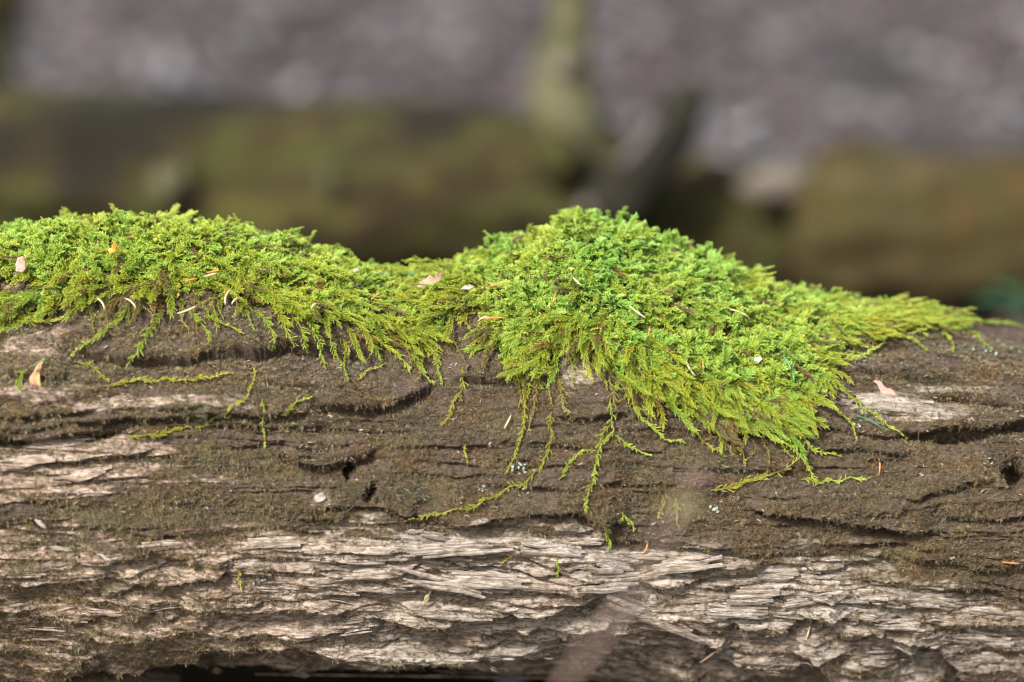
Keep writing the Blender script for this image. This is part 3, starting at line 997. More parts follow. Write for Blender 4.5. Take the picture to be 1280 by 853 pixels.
# brown creeping moss stems and crumbs of wood
def creeper(seed, mat):
    rng = np.random.default_rng(seed)
    s = Shoot()
    for k in range(4):
        a = rng.uniform(0, 6.28)
        l = rng.uniform(.003, .008)
        t = np.linspace(0, 1, 6)
        b = a + rng.uniform(-1.2, 1.2) * t
        stp = np.stack([np.cos(b), np.sin(b), .35 * np.sin(t * 6 + a)], -1) * l / 6
        s.tube(np.cumsum(stp, axis=0) + [0, 0, .0006], np.linspace(.00018, .00008, 6), rng.uniform(.2, .8), 3)
    return s.mesh('creeper', mat)


def crumb(seed, mat):
    rng = np.random.default_rng(seed)
    sz = np.array([rng.uniform(.0006, .0024), rng.uniform(.0002, .0005), rng.uniform(.0002, .0004)])
    a = np.arange(6) * math.pi / 3
    ring = np.stack([np.cos(a), np.sin(a), 0 * a], -1) * rng.uniform(.6, 1.2, (6, 1))
    V = np.concatenate([ring * .8 + [0, 0, -.5], ring + [0, 0, .6], [[0, 0, 1]]]) * sz
    Q = [[j, (j + 1) % 6, 6 + (j + 1) % 6, 6 + j] for j in range(6)]
    me = make_mesh('crumb', V, Q, [[12, 6 + j, 6 + (j + 1) % 6] for j in range(6)], False)
    me.materials.append(mat)
    return me


CREEP = protos('creeper', [creeper(900 + k, M_FUZZ) for k in range(8)])
cz = ((.25 + .75 * leftmix) * (pv > 560) * smooth(-.3, .3, fbm(S / 0.03, T / 0.02, 431, 3)) + .15) * (deg < 40) * (deg > -82) * (GU > -40) * (GU < 1320) * front
wc = (cz * cell_a).ravel()
NCp = 7000
idx = RNG.choice(len(wc), NCp, p=wc / wc.sum())
n = Nf[idx]
dn = RNG.normal(0, 1, (NCp, 3))
scatter('creeping_stems', Pf[idx], frames_to_euler(dn - (dn * n).sum(-1, keepdims=True) * n, n), RNG.uniform(.6, 1.3, NCp), RNG.integers(0, 8, NCp), np.clip(RNG.normal(.5, .25, NCp), 0, 1), CREEP,
        label='thread-like brown moss stems creeping over the pale rotten wood', cat='moss', kind='stuff')
CM = [plain_mat('crumb_%d' % k, c, .25, 500, .8) for k, c in enumerate(((.24, .19, .15), (.16, .12, .085), (.06, .04, .025), (.34, .29, .24)))]
CRUMB = protos('crumb', [crumb(950 + k, CM[k % 4]) for k in range(12)])
wk = ((deg < 60) * (deg > -70) * (GU > -40) * (GU < 1320) * front * smooth(-.4, .5, fbm(S / 0.02, T / 0.01, 441, 3)) * cell_a).ravel()
NK = 2400
idx = RNG.choice(len(wk), NK, p=wk / wk.sum())
n = Nf[idx]
dn = AX + RNG.normal(0, .6, (NK, 3))
scatter('wood_crumbs', Pf[idx] + n * .0004, frames_to_euler(dn - (dn * n).sum(-1, keepdims=True) * n, n), RNG.uniform(.5, 1.4, NK), RNG.integers(0, 12, NK), RNG.random(NK), CRUMB,
        label='tiny crumbs and fibres of rotten wood caught on the bark', cat='debris', kind='stuff')


# ------------------------------------------------------------------ splinters and flakes of the log
def flake(p0, p1, width, thick, lift0, lift1, seed, edge_lift=0.0, bare=False):
    """a torn sheet of wood fibre lying along p0-p1 (picture points on the log)"""
    rng = np.random.default_rng(seed)
    n = max(6, int(math.dist(p0, p1) / 9))
    c, nn = [], []
    for f in np.linspace(0, 1, n):
        p, m = surf(p0[0] + f * (p1[0] - p0[0]), p0[1] + f * (p1[1] - p0[1]))
        c.append(p); nn.append(m)
    c, nn = np.array(c), np.array(nn)
    for _ in range(3):                      # bridge over what lies below
        c[1:-1] = (c[:-2] + c[1:-1] + c[2:]) / 3
    d = c[-1] - c[0]
    length = np.linalg.norm(d)
    d /= length
    f0 = np.linspace(0, 1, n)
    strips = 2 if width < .0035 else (3 if width < .007 else 4)
    V, Q, T3 = [], [], []
    sw = width / strips
    for j in range(strips):
        y = (j - (strips - 1) / 2) * sw
        rag = .22 + .2 * abs(j - (strips - 1) / 2) / strips
        fa, fb = rng.uniform(0, rag), 1 - rng.uniform(0, rag)
        step = rng.uniform(-.22, .22) * thick
        m_ = 4
        for k, f in enumerate(np.linspace(fa, fb, m_)):
            p = np.array([np.interp(f, f0, c[:, q]) for q in range(3)])
            m = np.array([np.interp(f, f0, nn[:, q]) for q in range(3)])
            sd = np.cross(m, d); sd /= np.linalg.norm(sd)
            if sd[2] < 0:
                sd = -sd
            t_ = j / max(strips - 1, 1)      # 0 = lower, free edge
            z = m * (lift0 + (lift1 - lift0) * f + edge_lift * (1 - t_) + step + .0002 * rng.normal())
            p = p + z + sd * (y + .0003 * rng.normal())
            e = rng.uniform(.3, .6) if k in (0, m_ - 1) else rng.uniform(.66, .9)
            g = thick * (.35 if k in (0, m_ - 1) else 1)
            V += [p + sd * sw * e - m * .0004, p + sd * sw * rng.uniform(-.3, .3) + m * g * .28, p - sd * sw * e - m * .0001, p - m * g]
        o_ = j * m_ * 4
        for k in range(m_ - 1):
            for w in range(4):
                Q.append([o_ + k * 4 + w, o_ + k * 4 + (w + 1) % 4, o_ + (k + 1) * 4 + (w + 1) % 4, o_ + (k + 1) * 4 + w])
        e_ = o_ + (m_ - 1) * 4
        T3 += [[o_, o_ + 2, o_ + 1], [o_, o_ + 3, o_ + 2], [e_, e_ + 1, e_ + 2], [e_, e_ + 2, e_ + 3]]
    V = np.array(V)
    o = V[0].copy()
    wm = float(np.interp(p0[0], [150, 500], [.9, .15])) * rng.uniform(.4, 1)
    me = make_mesh('splinter', V - o, Q, T3, False, {'pale': np.full(len(V), 1.0 if bare else rng.uniform(.45, .85)), 'warm': np.full(len(V), wm)})
    return me, o


BIG = [((482, 709), (634, 748), .0052, .0014, .006, .005, .002), ((505, 690), (640, 682), .0075, .0016, .003, .002, .002), ((640, 683), (735, 690), .0065, .0014, .002, .002, .002),
       ((755, 736), (898, 792), .012, .0016, .003, .004, .005), ((795, 712), (905, 698), .0085, .0016, .004, .002, .003), ((730, 700), (800, 708), .010, .0016, .003, .003, .003),
       ((690, 732), (800, 722), .0095, .0014, .003, .003, .003), ((905, 742), (985, 738), .010, .0016, .002, .003, .003), ((930, 716), (1010, 712), .009, .0014, .002, .002, .002),
       ((975, 752), (1040, 742), .007, .0014, .002, .002, .002), ((560, 722), (680, 728), .008, .0014, .002, .003, .003), ((420, 720), (520, 712), .006, .0012, .002, .002, .002),
       ((290, 680), (400, 676), .006, .0012, .001, .002, .002), ((440, 800), (560, 790), .008, .0014, .002, .003, .004), ((560, 798), (720, 788), .009, .0016, .002, .003, .004),
       ((20, 560), (120, 552), .006, .0012, .002, .001, .002), ((0, 580), (80, 572), .006, .0012, .002, .001, .002), ((60, 600), (150, 588), .006, .0012, .001, .001, .002),
       ((100, 760), (160, 768), .003, .001, .001, .001, .001), ((130, 692), (190, 698), .003, .001, .001, .001, .001), ((92, 700), (150, 706), .004, .001, .001, .001, .001),
       ((1060, 500), (1180, 512), .011, .0012, .001, .001, .001), ((1020, 740), (1110, 746), .008, .0014, .002, .002, .003), ((1100, 742), (1200, 752), .009, .0014, .002, .002, .003),
       ((1090, 775), (1160, 780), .007, .0014, .002, .002, .003), ((1190, 790), (1280, 800), .009, .0014, .002, .002, .003), ((880, 760), (960, 764), .007, .0014, .002, .002, .003)]
rs = random.Random(5)
for k in range(190):
    u = rs.uniform(-20, 1300)
    v = rs.uniform(np.interp(u, [0, 300, 640, 900, 1280], [670, 675, 655, 700, 745]), 825)
    l = rs.uniform(18, 75)
    sl = np.interp(u, [0, 300, 700, 1280], [-.08, .02, .0, .10]) + rs.gauss(0, .07)
    BIG.append(((u, v), (u + l, v + l * sl), rs.uniform(.0012, .0048), rs.uniform(.0006, .0013), rs.uniform(0, .0015), rs.uniform(0, .0015), rs.uniform(0, .0022)))
for k in range(34):
    u = rs.uniform(230, 1290); v = rs.uniform(806, 838)
    l = rs.uniform(14, 40)
    BIG.append(((u, v), (u + l, v + rs.uniform(-4, 10)), rs.uniform(.002, .006), .001, rs.uniform(.001, .004), rs.uniform(.001, .005), rs.uniform(.001, .004)))
for k, (a, b, w, th, l0, l1, el) in enumerate(BIG):
    me, o = flake(a, b, w, th, l0, l1, 1000 + k, el, k < 27)
    s = obj('splinter', me, M_WOOD, LOG)
    s.location = o

# the lower slab under the left end of the log
def slab_chunk():
    nr, nc = 60, 150
    s = np.linspace(-.47, -.212, nc)
    a = np.linspace(0, 2 * math.pi, nr, endpoint=False)
    SS, AA = np.meshgrid(s, a)
    endt = np.clip((-.212 - SS) / .09, 0, 1) ** .6
    ry, rz = .05 * (.5 + .5 * endt), .026 * (.06 + .94 * endt)
    h = 1 + .08 * fbm(SS / .03, AA * 1.4, 601, 4) + .10 * (np.floor(fbm(SS / .05, AA * 3, 611, 3) * 3) / 3)
    c = axis_pt(SS) + E1 * .01 - E2 * (R0 + .012)
    V = c + E1 * (np.cos(AA) * ry * h)[..., None] + E2 * (np.sin(AA) * rz * h)[..., None]
    q = grid_quads(nr, nc, wrap=True)
    caps = np.array([V[:, 0].mean(0), V[:, -1].mean(0)])
    i = np.arange(nr); z = nr * nc
    tr = np.concatenate([np.stack([i * nc, np.full(nr, z), ((i + 1) % nr) * nc], -1), np.stack([i * nc + nc - 1, ((i + 1) % nr) * nc + nc - 1, np.full(nr, z + 1)], -1)])
    return make_mesh('slab', np.concatenate([V.reshape(-1, 3), caps]), q, tr, True, {'pale': np.full(nr * nc + 2, .42), 'warm': np.zeros(nr * nc + 2)})


obj('lower_slab', slab_chunk(), M_WOOD, LOG, label='grey split slab under the near edge of the log')

# ------------------------------------------------------------------ dry needles, leaves and bits
M_NEEDLE_O = plain_mat('orange_needle', (.46, .17, .05), .3, 300, .5)
M_NEEDLE_P = plain_mat('pale_needle', (.50, .37, .25), .25, 300, .5)
M_NEEDLE_G = plain_mat('green_needle', (.06, .20, .09), .25, 300, .4)
M_LEAF_P = plain_mat('pink_leaf', (.36, .215, .165), .25, 260, .6, trans=.1)
M_LEAF_O = plain_mat('orange_husk', (.44, .25, .12), .35, 260, .5, trans=.15)
M_SCRAP = plain_mat('grey_scrap', (.27, .225, .19), .35, 300, .75)
M_SEED = plain_mat('white_seed', (.78, .78, .80), .08, 200, .4)
M_LICHEN = plain_mat('blue_lichen', (.27, .33, .29), .25, 500, .8, trans=.1)


def tube_mesh(path, radii, sides=6, flat=1.0):
    s = Shoot()
    s.tube(path, radii, 0.0, sides)
    V, Q = np.concatenate(s.V), np.concatenate(s.Q)
    n = len(path)
    T3 = [[0, j + 1, j] for j in range(1, sides - 1)] + [[(n - 1) * sides, (n - 1) * sides + j, (n - 1) * sides + j + 1] for j in range(1, sides - 1)]
    return make_mesh('tube', V, Q, T3, True)


def surf_lift(u, v, lift):
    vv = v
    for _ in range(5):
        p, n = surf(u, vv)
        a, b, _z = project(p + n * lift)
        vv += .8 * (v - b)
    return surf(u, vv)


def needle(u, v, ang, length, mat, label, group=None, lift=.009, thick=.00042, name='needle', cat='needle', bend=.08):
    p, n = surf_lift(u, v, lift)
    p = p + n * lift
    a = R_(ang)
    d = RT * math.cos(a) - (-U_) * math.sin(a)
    d = d - (d @ n) * n * .9
    d /= np.linalg.norm(d)
    t = np.linspace(-.5, .5, 7)
    sd = np.cross(n, d)
    path = d * (t * length)[:, None] + sd * (bend * length * (1 - 4 * t ** 2))[:, None] + n * (.0006 * np.cos(t * 3))[:, None]
    r = thick * np.array([.35, .9, 1, 1, 1, .85, .3])
    me = tube_mesh(path, r)
    o = obj(name, me, mat, None, label, cat, group)
    o.location = p
    return o


NG = 'dry needles lying on the moss'
for u, v, ang, l, mt, lab in (
        (266, 340, 28, .009, 0, 'orange dry needle, upper of a close pair on the left moss'),
        (268, 344, 24, .009, 1, 'pale needle lying right under an orange one on the left moss'),
        (240, 349, 25, .008, 0, 'short orange needle beside the close needle pair'),
        (283, 369, 75, .013, 1, 'long pale needle standing steep in the left moss'),
        (234, 381, 28, .013, 1, 'long pale needle at the lower rim of the left moss, above the brown plate'),
        (165, 376, -50, .010, 1, 'whitish needle slanting in a dark gap of the left moss'),
        (124, 382, -72, .010, 1, 'pale needle stuck upright at the left moss rim'),
        (273, 366, 80, .004, 0, 'tiny orange needle tip between the pale needles'),
        (224, 370, 80, .004, 0, 'tiny orange needle tip poking up from shaded left moss'),
        (296, 375, 62, .007, 1, 'short pale needle leaning beside the steep long one'),
        (392, 383, 60, .006, 1, 'small pale needle near the lower edge of the saddle moss'),
        (468, 376, 50, .009, 0, 'short orange needle lying in the moss saddle'),
        (632, 354, 18, .016, 0, 'long bent orange needle on the slope of the moss mound'),
        (620, 400, 3, .015, 0, 'level orange needle at the bare wood notch under the mound'),
        (607, 394, 22, .008, 1, 'short pinkish needle over the level orange one'),
        (699, 372, 86, .010, 0, 'upright orange needle low on the moss mound'),
        (788, 390, -42, .013, 1, 'thick pale needle slanting on the middle of the mound'),
        (807, 410, 80, .006, 0, 'short orange needle tip near the thick pale needle'),
        (872, 452, 84, .010, 0, 'broad reddish needle stuck upright in the mound fringe'),
        (860, 456, -68, .014, 1, 'grey stalk bit leaning beside the reddish needle in the fringe'),
        (722, 352, -66, .012, 1, 'grey dead stalk lying in the mound moss'),
        (634, 526, 62, .010, 1, 'pale needle resting on brown bark left of the grey strands'),
        (1097, 583, 86, .011, 0, 'orange needle upright on brown bark at the ledge'),
        (1262, 703, -12, .013, 0, 'reddish needle lying on brown bark near the dark knot hole'),
        (805, 688, 70, .010, 0, 'red-brown needle leaning on the pale wood edge'),
        (1010, 790, 80, .009, 1, 'pale needle stub standing by the rotten hollow'),
        (884, 820, 68, .014, 1, 'straw coloured stick bit hanging under the torn wood flap'),
        (246, 822, 88, .013, 0, 'thin orange stalk hanging from the underside of the log'),
        (915, 395, -25, .014, 1, 'curved grey twig bit in the dark gap of the mound')):
    on_moss = v < 480 and u < 1000
    needle(u, v, ang, l, (M_NEEDLE_O, M_NEEDLE_P)[mt], lab, NG if on_moss else None, 0.0145 if on_moss else .0026, .00055 if l < .012 else .0006, bend=rs.uniform(-.1, .12))
needle(515, 343, -60, .012, M_NEEDLE_G, 'dark green needle standing beside the pink leaf', None, .008, .0006, bend=.2)
needle(475, 340, -30, .011, M_NEEDLE_G, 'dark green needle on the crest of the moss saddle', None, .008, .0005)
needle(974, 457, -78, .020, M_NEEDLE_G, 'long blue-green needle beside the white seed', None, .015, .00055)
needle(52, 454, 35, .011, M_NEEDLE_G, 'green needle lying across the orange husk', None, .006, .0005)
needle(1085, 528, -28, .020, M_NEEDLE_G, 'green needle lying along the moss strand by the grey bare patch', None, .004, .0004)


def leaf_mesh(outline, curl, seed, thick=.0003, size=1.0):
    """a small dry leaf scrap: outline in mm, lobed edge, curled, with thickness"""
    rng = np.random.default_rng(seed)
    o = np.array(outline, float) * .001 * size
    m = len(o)
    # densify
    k = np.linspace(0, m, m * 3, endpoint=False)
    oo = np.concatenate([o, o[:1]])
    o = np.stack([np.interp(k, np.arange(m + 1), oo[:, c]) for c in range(2)], -1)
    o += rng.normal(0, .00018 * size, o.shape)
    c = o.mean(0)
    rings = [c + (o - c) * f for f in (.33, .7, 1.0)]
    V2 = np.concatenate([[c]] + rings)
    L = np.abs(V2).max()
    z = curl * (V2[:, 1] ** 2) / L - .5 * curl * (V2[:, 0] ** 2) / L + rng.normal(0, .00012, len(V2))
    top = np.column_stack([V2, z])
    V = np.concatenate([top, top - [0, 0, thick]])
    n = len(o); tot = len(top)
    Q, T3 = [], []
    for s, fl in ((0, False), (tot, True)):
        for j in range(n):
            j2 = (j + 1) % n
            t = [s, s + 1 + j, s + 1 + j2]
            T3.append(t[::-1] if fl else t)
            for r in range(2):
                a = s + 1 + r * n
                qd = [a + j, a + n + j, a + n + j2, a + j2]
                Q.append(qd[::-1] if fl else qd)
    e = 1 + 2 * n
    for j in range(n):
        j2 = (j + 1) % n
        Q.append([e + j, tot + e + j, tot + e + j2, e + j2])
    return make_mesh('leaf', V, Q, T3, True)


def place(name, me, mat, u, v, lift, rot, tilt, label, cat, group=None):
    p, n = surf_lift(u, v, lift)
    o = obj(name, me, mat, None, label, cat, group)
    view = (CAM - p); view /= np.linalg.norm(view)
    z = n * (1 - tilt) + view * tilt
    z /= np.linalg.norm(z)
    a = R_(rot)
    x = RT * math.cos(a) + U_ * math.sin(a)
    x = x - (x @ z) * z
    x /= np.linalg.norm(x)
    y = np.cross(z, x)
    o.matrix_world = Matrix(((x[0], y[0], z[0], p[0] + n[0] * lift), (x[1], y[1], z[1], p[1] + n[1] * lift), (x[2], y[2], z[2], p[2] + n[2] * lift), (0, 0, 0, 1)))
    return o


place('leaf', leaf_mesh([(-9, -2), (-7, 1), (-3, 2), (0, 4), (2, 2.5), (5, 4), (9, 5), (8, 1), (4, -2), (0, -3.5), (-5, -3.4)], .5, 1), M_LEAF_P, 538, 350, .0125, 8, .75,
      'small dry pink lobed leaf lying in the moss saddle', 'leaf')
place('leaf', leaf_mesh([(-3, -5), (-3.4, 0), (-2, 4), (1, 5), (3, 3), (3.2, -3), (1, -6)], .4, 2), M_LEAF_P, 28, 328, .017, 4, .6,
      'oblong pinkish leaf scrap upright in the left moss by the bare wood', 'leaf')
place('bud_scale', leaf_mesh([(-2.5, -3), (-3, 0), (-1, 1), (0, 4), (2.4, 3), (1.8, -1), (.5, -3.6)], .9, 3), plain_mat('bright_orange', (.72, .22, .03), .2, 300, .45), 137, 308, .018, 0, .6,
      'bright orange curled bud scale on the left moss', 'bud scale')
husk = place('husk', leaf_mesh([(-6, -4), (-7, -1), (-4, 1.5), (0, 2.5), (6, 3), (10, 2.2), (4, .6), (0, -1.6), (-3, -4.5)], .6, 4, .0003, 1.25), M_LEAF_O, 48, 463, .005, 55, .8,
             'orange dry seed husk caught below the left end of the moss', 'husk')
place('leaf', leaf_mesh([(-7, 6), (-3, 6), (0, 2), (4, 1), (9, -4), (5, -4.5), (2, -3), (1, -8), (-2, -5), (-3, 0)], .15, 5), M_LEAF_P, 1105, 487, .0016, 0, .4,
      'torn pinkish leaf shred lying on the grey bare patch', 'leaf')
place('leaf', leaf_mesh([(-4, -1.4), (-2, 1), (2, 1.6), (5, 0), (2, -1.5)], .3, 6), M_SCRAP, 587, 357, .014, 5, .4, 'pale grey leaf scrap on the mound shoulder', 'leaf')
place('wood_chip', leaf_mesh([(-4.5, -.8), (-2, 1), (3, 1.2), (5, 0), (2, -1.1), (-2, -1.5)], .2, 7), M_SCRAP, 52, 656, .004, -48, .5, 'pale pointed wood chip on brown fuzz above the cracked wood', 'wood chip')
place('wood_chip', leaf_mesh([(-5, -.6), (-2, .8), (3, .8), (5.5, 0), (2, -1)], .2, 8), M_SCRAP, 131, 703, .004, -32, .5, 'narrow pale wood chip wedged over the double crack', 'wood chip')
place('wood_chip', leaf_mesh([(-6, -.8), (-3, 1.3), (2, 1.4), (7, 0), (2, -1.3)], .2, 9), plain_mat('tan_chip', (.36, .31, .16), .2, 300, .6), 533, 746, .005, 68, .5,
      'tan pointed bud scale hanging from the pale splintered wood', 'bud scale')
place('seed', leaf_mesh([(-2.2, -1), (-2, 1), (0, 1.8), (2, 1.2), (2.3, -.8), (0, -1.8)], -.9, 10, .0012), M_SEED, 944, 450, .014, 10, .4, 'tiny white seed resting on the mound fringe', 'seed')
place('leaf', leaf_mesh([(-3, -1.6), (-2, 1.2), (1, 1.8), (3, 0), (1, -1.6)], .3, 11), M_SCRAP, 444, 340, .012, 15, .4, 'small grey-pink leaf scrap at the edge of the saddle', 'leaf')
place('wood_chip', leaf_mesh([(-4, -2), (-4, 2), (0, 2.6), (4, 1.6), (4.4, -1), (0, -2.4)], .3, 12), M_SCRAP, 402, 622, .0022, 20, .3, 'blocky pale wood chip beside the two small dark holes', 'wood chip')

# pale blue lichen flecks, one patch each
def lichen(u, v, n, spread, seed, label):
    rng = np.random.default_rng(seed)
    p, nn = surf(u, v)
    V, T3 = [], []
    for k in range(int(n * 1.3)):
        pu_, pv_ = u + rng.normal(0, spread), v + rng.normal(0, spread * .55)
        q_, m = surf(pu_, pv_)
        q_ = q_ + m * .0010
        x = np.cross(m, rng.normal(0, 1, 3)); x /= np.linalg.norm(x)
        y = np.cross(m, x)
        r = rng.uniform(.0004, .0010)
        o = len(V)
        V.append(q_ - p + m * .0005)
        kk = 7
        for j in range(kk):
            a = j * 2 * math.pi / kk
            V.append(q_ - p + (x * math.cos(a) + y * math.sin(a)) * r * rng.uniform(.5, 1.3) + m * rng.uniform(0, .0009))
        T3 += [[o, o + 1 + j, o + 1 + (j + 1) % kk] for j in range(kk)]
    me = make_mesh('lichen', np.array(V), None, T3, False)
    ob = obj('lichen', me, M_LICHEN, None, label, 'lichen', 'lichen flecks on the log')
    ob.location = p


for k, (u, v, n, sp, lab) in enumerate((
        (650, 584, 16, 9, 'pale blue lichen flecks on brown bark beside the longest moss runner'), (328, 728, 9, 8, 'pale blue lichen flecks on rough bark by a lone yellow shoot'),
        (893, 637, 7, 5, 'small bluish lichen dots above the long dark ledge crack'), (1240, 432, 22, 20, 'scattered blue-green lichen on the mossless end of the log top'),
        (1075, 533, 6, 6, 'few bluish lichen dots between the fringe and the grey patch'), (601, 610, 5, 4, 'tiny whitish lichen specks above the moss runner on the ledge'),
        (655, 612, 6, 6, 'bluish lichen specks at the bend of the longest runner'), (1193, 697, 3, 3, 'single pale lichen dot low on brown bark'))):
    lichen(u, v, n, sp, 60 + k, lab)

# ------------------------------------------------------------------ ground
def ground_z(x, y):
    return .03 * np.exp(-((y - .15) / .10) ** 2) + .02 * fbm(x / 1.3, y / 1.3, 701, 3) + .01 * fbm(x / .25, y / .25, 711, 3) - .02  # first term: low bank added under the log to darken the gap


def graded(a, b, fine_a, fine_b, step, coarse):
    f = np.arange(fine_a, fine_b, step)
    l = fine_a - np.geomspace(step, fine_a - a, coarse)[::-1]
    r = fine_b - step + np.geomspace(step, b - fine_b + step, coarse)
    return np.concatenate([l, f, r])


gx = graded(-150, 150, -3.2, 3.2, .03, 30)
gy = graded(-60, 250, -1.0, 12, .045, 30)
GX, GY = np.meshgrid(gx, gy)
gV = np.stack([GX, GY, ground_z(GX, GY)], -1)


def ground_material():
    m, t, b = new_mat('forest_floor')
    a = noise(t, mapping(t, (1, 1, 1)), 7.0, 6, .7)
    c = noise(t, mapping(t, (1, 1, 1)), 60.0, 5, .7)
    col = ramp(t, a, [(.3, (.018, .011, .007)), (.5, (.040, .026, .017)), (.7, (.078, .056, .044))])
    col = mix(t, .5, col, ramp(t, c, [(.3, (.012, .009, .008)), (.6, (.045, .035, .032)), (.75, (.09, .075, .07))]))
    t.links.new(col, b.inputs['Base Color'])
    b.inputs['Roughness'].default_value = .9
    bump(t, b, c, .8, .01)
    return m


obj('ground', make_mesh('ground', gV.reshape(-1, 3), grid_quads(len(gy), len(gx)), None, True), ground_material(), kind='structure',
    label='forest floor of brown soil')

# leaf litter
def litter_leaf(seed, mat):
    rng = np.random.default_rng(seed)
    L = rng.uniform(.03, .055); W = L * rng.uniform(.3, .48)
    n = 8
    V = []
    for k in range(n):
        f = k / (n - 1)
        w = W * math.sin(math.pi * min(max(f, .03), .97)) ** .8 * (1 + .12 * rng.normal())
        z = .25 * L * math.sin(f * 2.6) * rng.uniform(.3, 1)
        V += [(L * (f - .5), -w, z + w * .35), (L * (f - .5), 0, z), (L * (f - .5), w, z + w * .35)]
    Q = []
    for k in range(n - 1):
        Q += [[k * 3, k * 3 + 3, k * 3 + 4, k * 3 + 1], [k * 3 + 1, k * 3 + 4, k * 3 + 5, k * 3 + 2]]
    me = make_mesh('litter_leaf', np.array(V), np.array(Q), None, True)
    me.materials.append(mat)
    return me


LM = [plain_mat('litter_%d' % k, c, .3, 60, .45, trans=.1) for k, c in enumerate(((.030, .024, .022), (.068, .055, .050), (.112, .080, .067), (.098, .085, .081), (.135, .120, .117), (.195, .184, .185)))]  # leaf colours lowered in place of tree shade on the floor
LIT = protos('litter', [litter_leaf(70 + k, LM[k % 6]) for k in range(18)])
NL = 11600
yy = RNG.uniform(0, 1, NL) ** .7 * 11.5 - .6
xx = RNG.uniform(-1, 1, NL) * (.75 + .26 * np.maximum(yy + 1.8, 0))
zz = ground_z(xx, yy) + .006
keep = (yy > .75) | (RNG.random(NL) < .5)
nrm = np.stack([RNG.normal(0, .35, NL), RNG.normal(0, .35, NL), np.ones(NL)], -1)
hd = RNG.uniform(0, 6.28, NL)
yy[:2600] = RNG.uniform(-2.6, -.35, 2600)  # leaves out of view in front, added to bounce light up the log
xx[:2600] = RNG.uniform(-1.3, 1.3, 2600)
zz = ground_z(xx, yy) + .006
keep = (yy > .75) | (yy < -.3) | (RNG.random(NL) < .5)
patch = 1.5 * fbm(xx / .30, yy / .55, 721, 3)
li = (RNG.integers(0, 3, NL) * 6 + np.where(RNG.random(NL) < .8, np.digitize(patch, [-.45, -.2, 0, .2, .45]), RNG.integers(0, 6, NL))).astype(int)
sz_ = RNG.uniform(.7, 1.5, NL)
scatter('leaf_litter', np.stack([xx, yy, zz], -1)[keep], frames_to_euler(np.stack([np.cos(hd), np.sin(hd), 0 * hd], -1), nrm)[keep], sz_[keep], li[keep], RNG.random(int(keep.sum())), LIT,
        label='dead grey and reddish leaves covering the forest floor', cat='leaf litter', kind='stuff')


# ------------------------------------------------------------------ logs in the background
def back_log_material(name, stops, scale):
    m, t, b = new_mat(name)
    a = noise(t, mapping(t, (.6, 1, 1)), scale * .8, 3, .5)
    c = noise(t, mapping(t, (.4, 1, 1)), scale * 8, 4, .65)
    col = ramp(t, a, stops)
    col = mix(t, .45, col, mix(t, 1.0, col, ramp(t, c, [(.3, (.35, .35, .35)), (.7, (1.7, 1.7, 1.7))]), 'MULTIPLY'))
    t.links.new(col, b.inputs['Base Color'])
    b.inputs['Roughness'].default_value = .9
    b.inputs['Specular IOR Level'].default_value = .15
    bump(t, b, c, .8, .008)
    return m


M_BACK_A = back_log_material('mossy_bark', [(.34, (.009, .008, .005)), (.43, (.020, .016, .006)), (.50, (.032, .034, .008)), (.57, (.022, .014, .007)), (.66, (.055, .052, .014))], 9)  # both bark colours kept low, standing in for tree shade back here
M_BACK_B = back_log_material('rusty_bark', [(.34, (.008, .006, .004)), (.43, (.026, .018, .007)), (.50, (.048, .029, .010)), (.57, (.030, .026, .008)), (.66, (.060, .044, .019))], 9)
M_BACK_PALE = back_log_material('pale_broken_wood', [(.3, (.05, .042, .032)), (.5, (.095, .083, .063)), (.7, (.14, .122, .10))], 18)
M_BACK_DARK = back_log_material('dark_wood', [(.3, (.005, .005, .004)), (.5, (.012, .011, .007)), (.7, (.024, .022, .014))], 14)  # near black wood for the split branch and the added gap branch
M_BACK_GREY = back_log_material('grey_weathered_wood', [(.3, (.045, .040, .038)), (.5, (.085, .077, .074)), (.7, (.13, .12, .115))], 14)
M_BACK_MOSS = back_log_material('olive_moss_bark', [(.3, (.028, .027, .013)), (.5, (.054, .053, .024)), (.7, (.085, .080, .045))], 16)


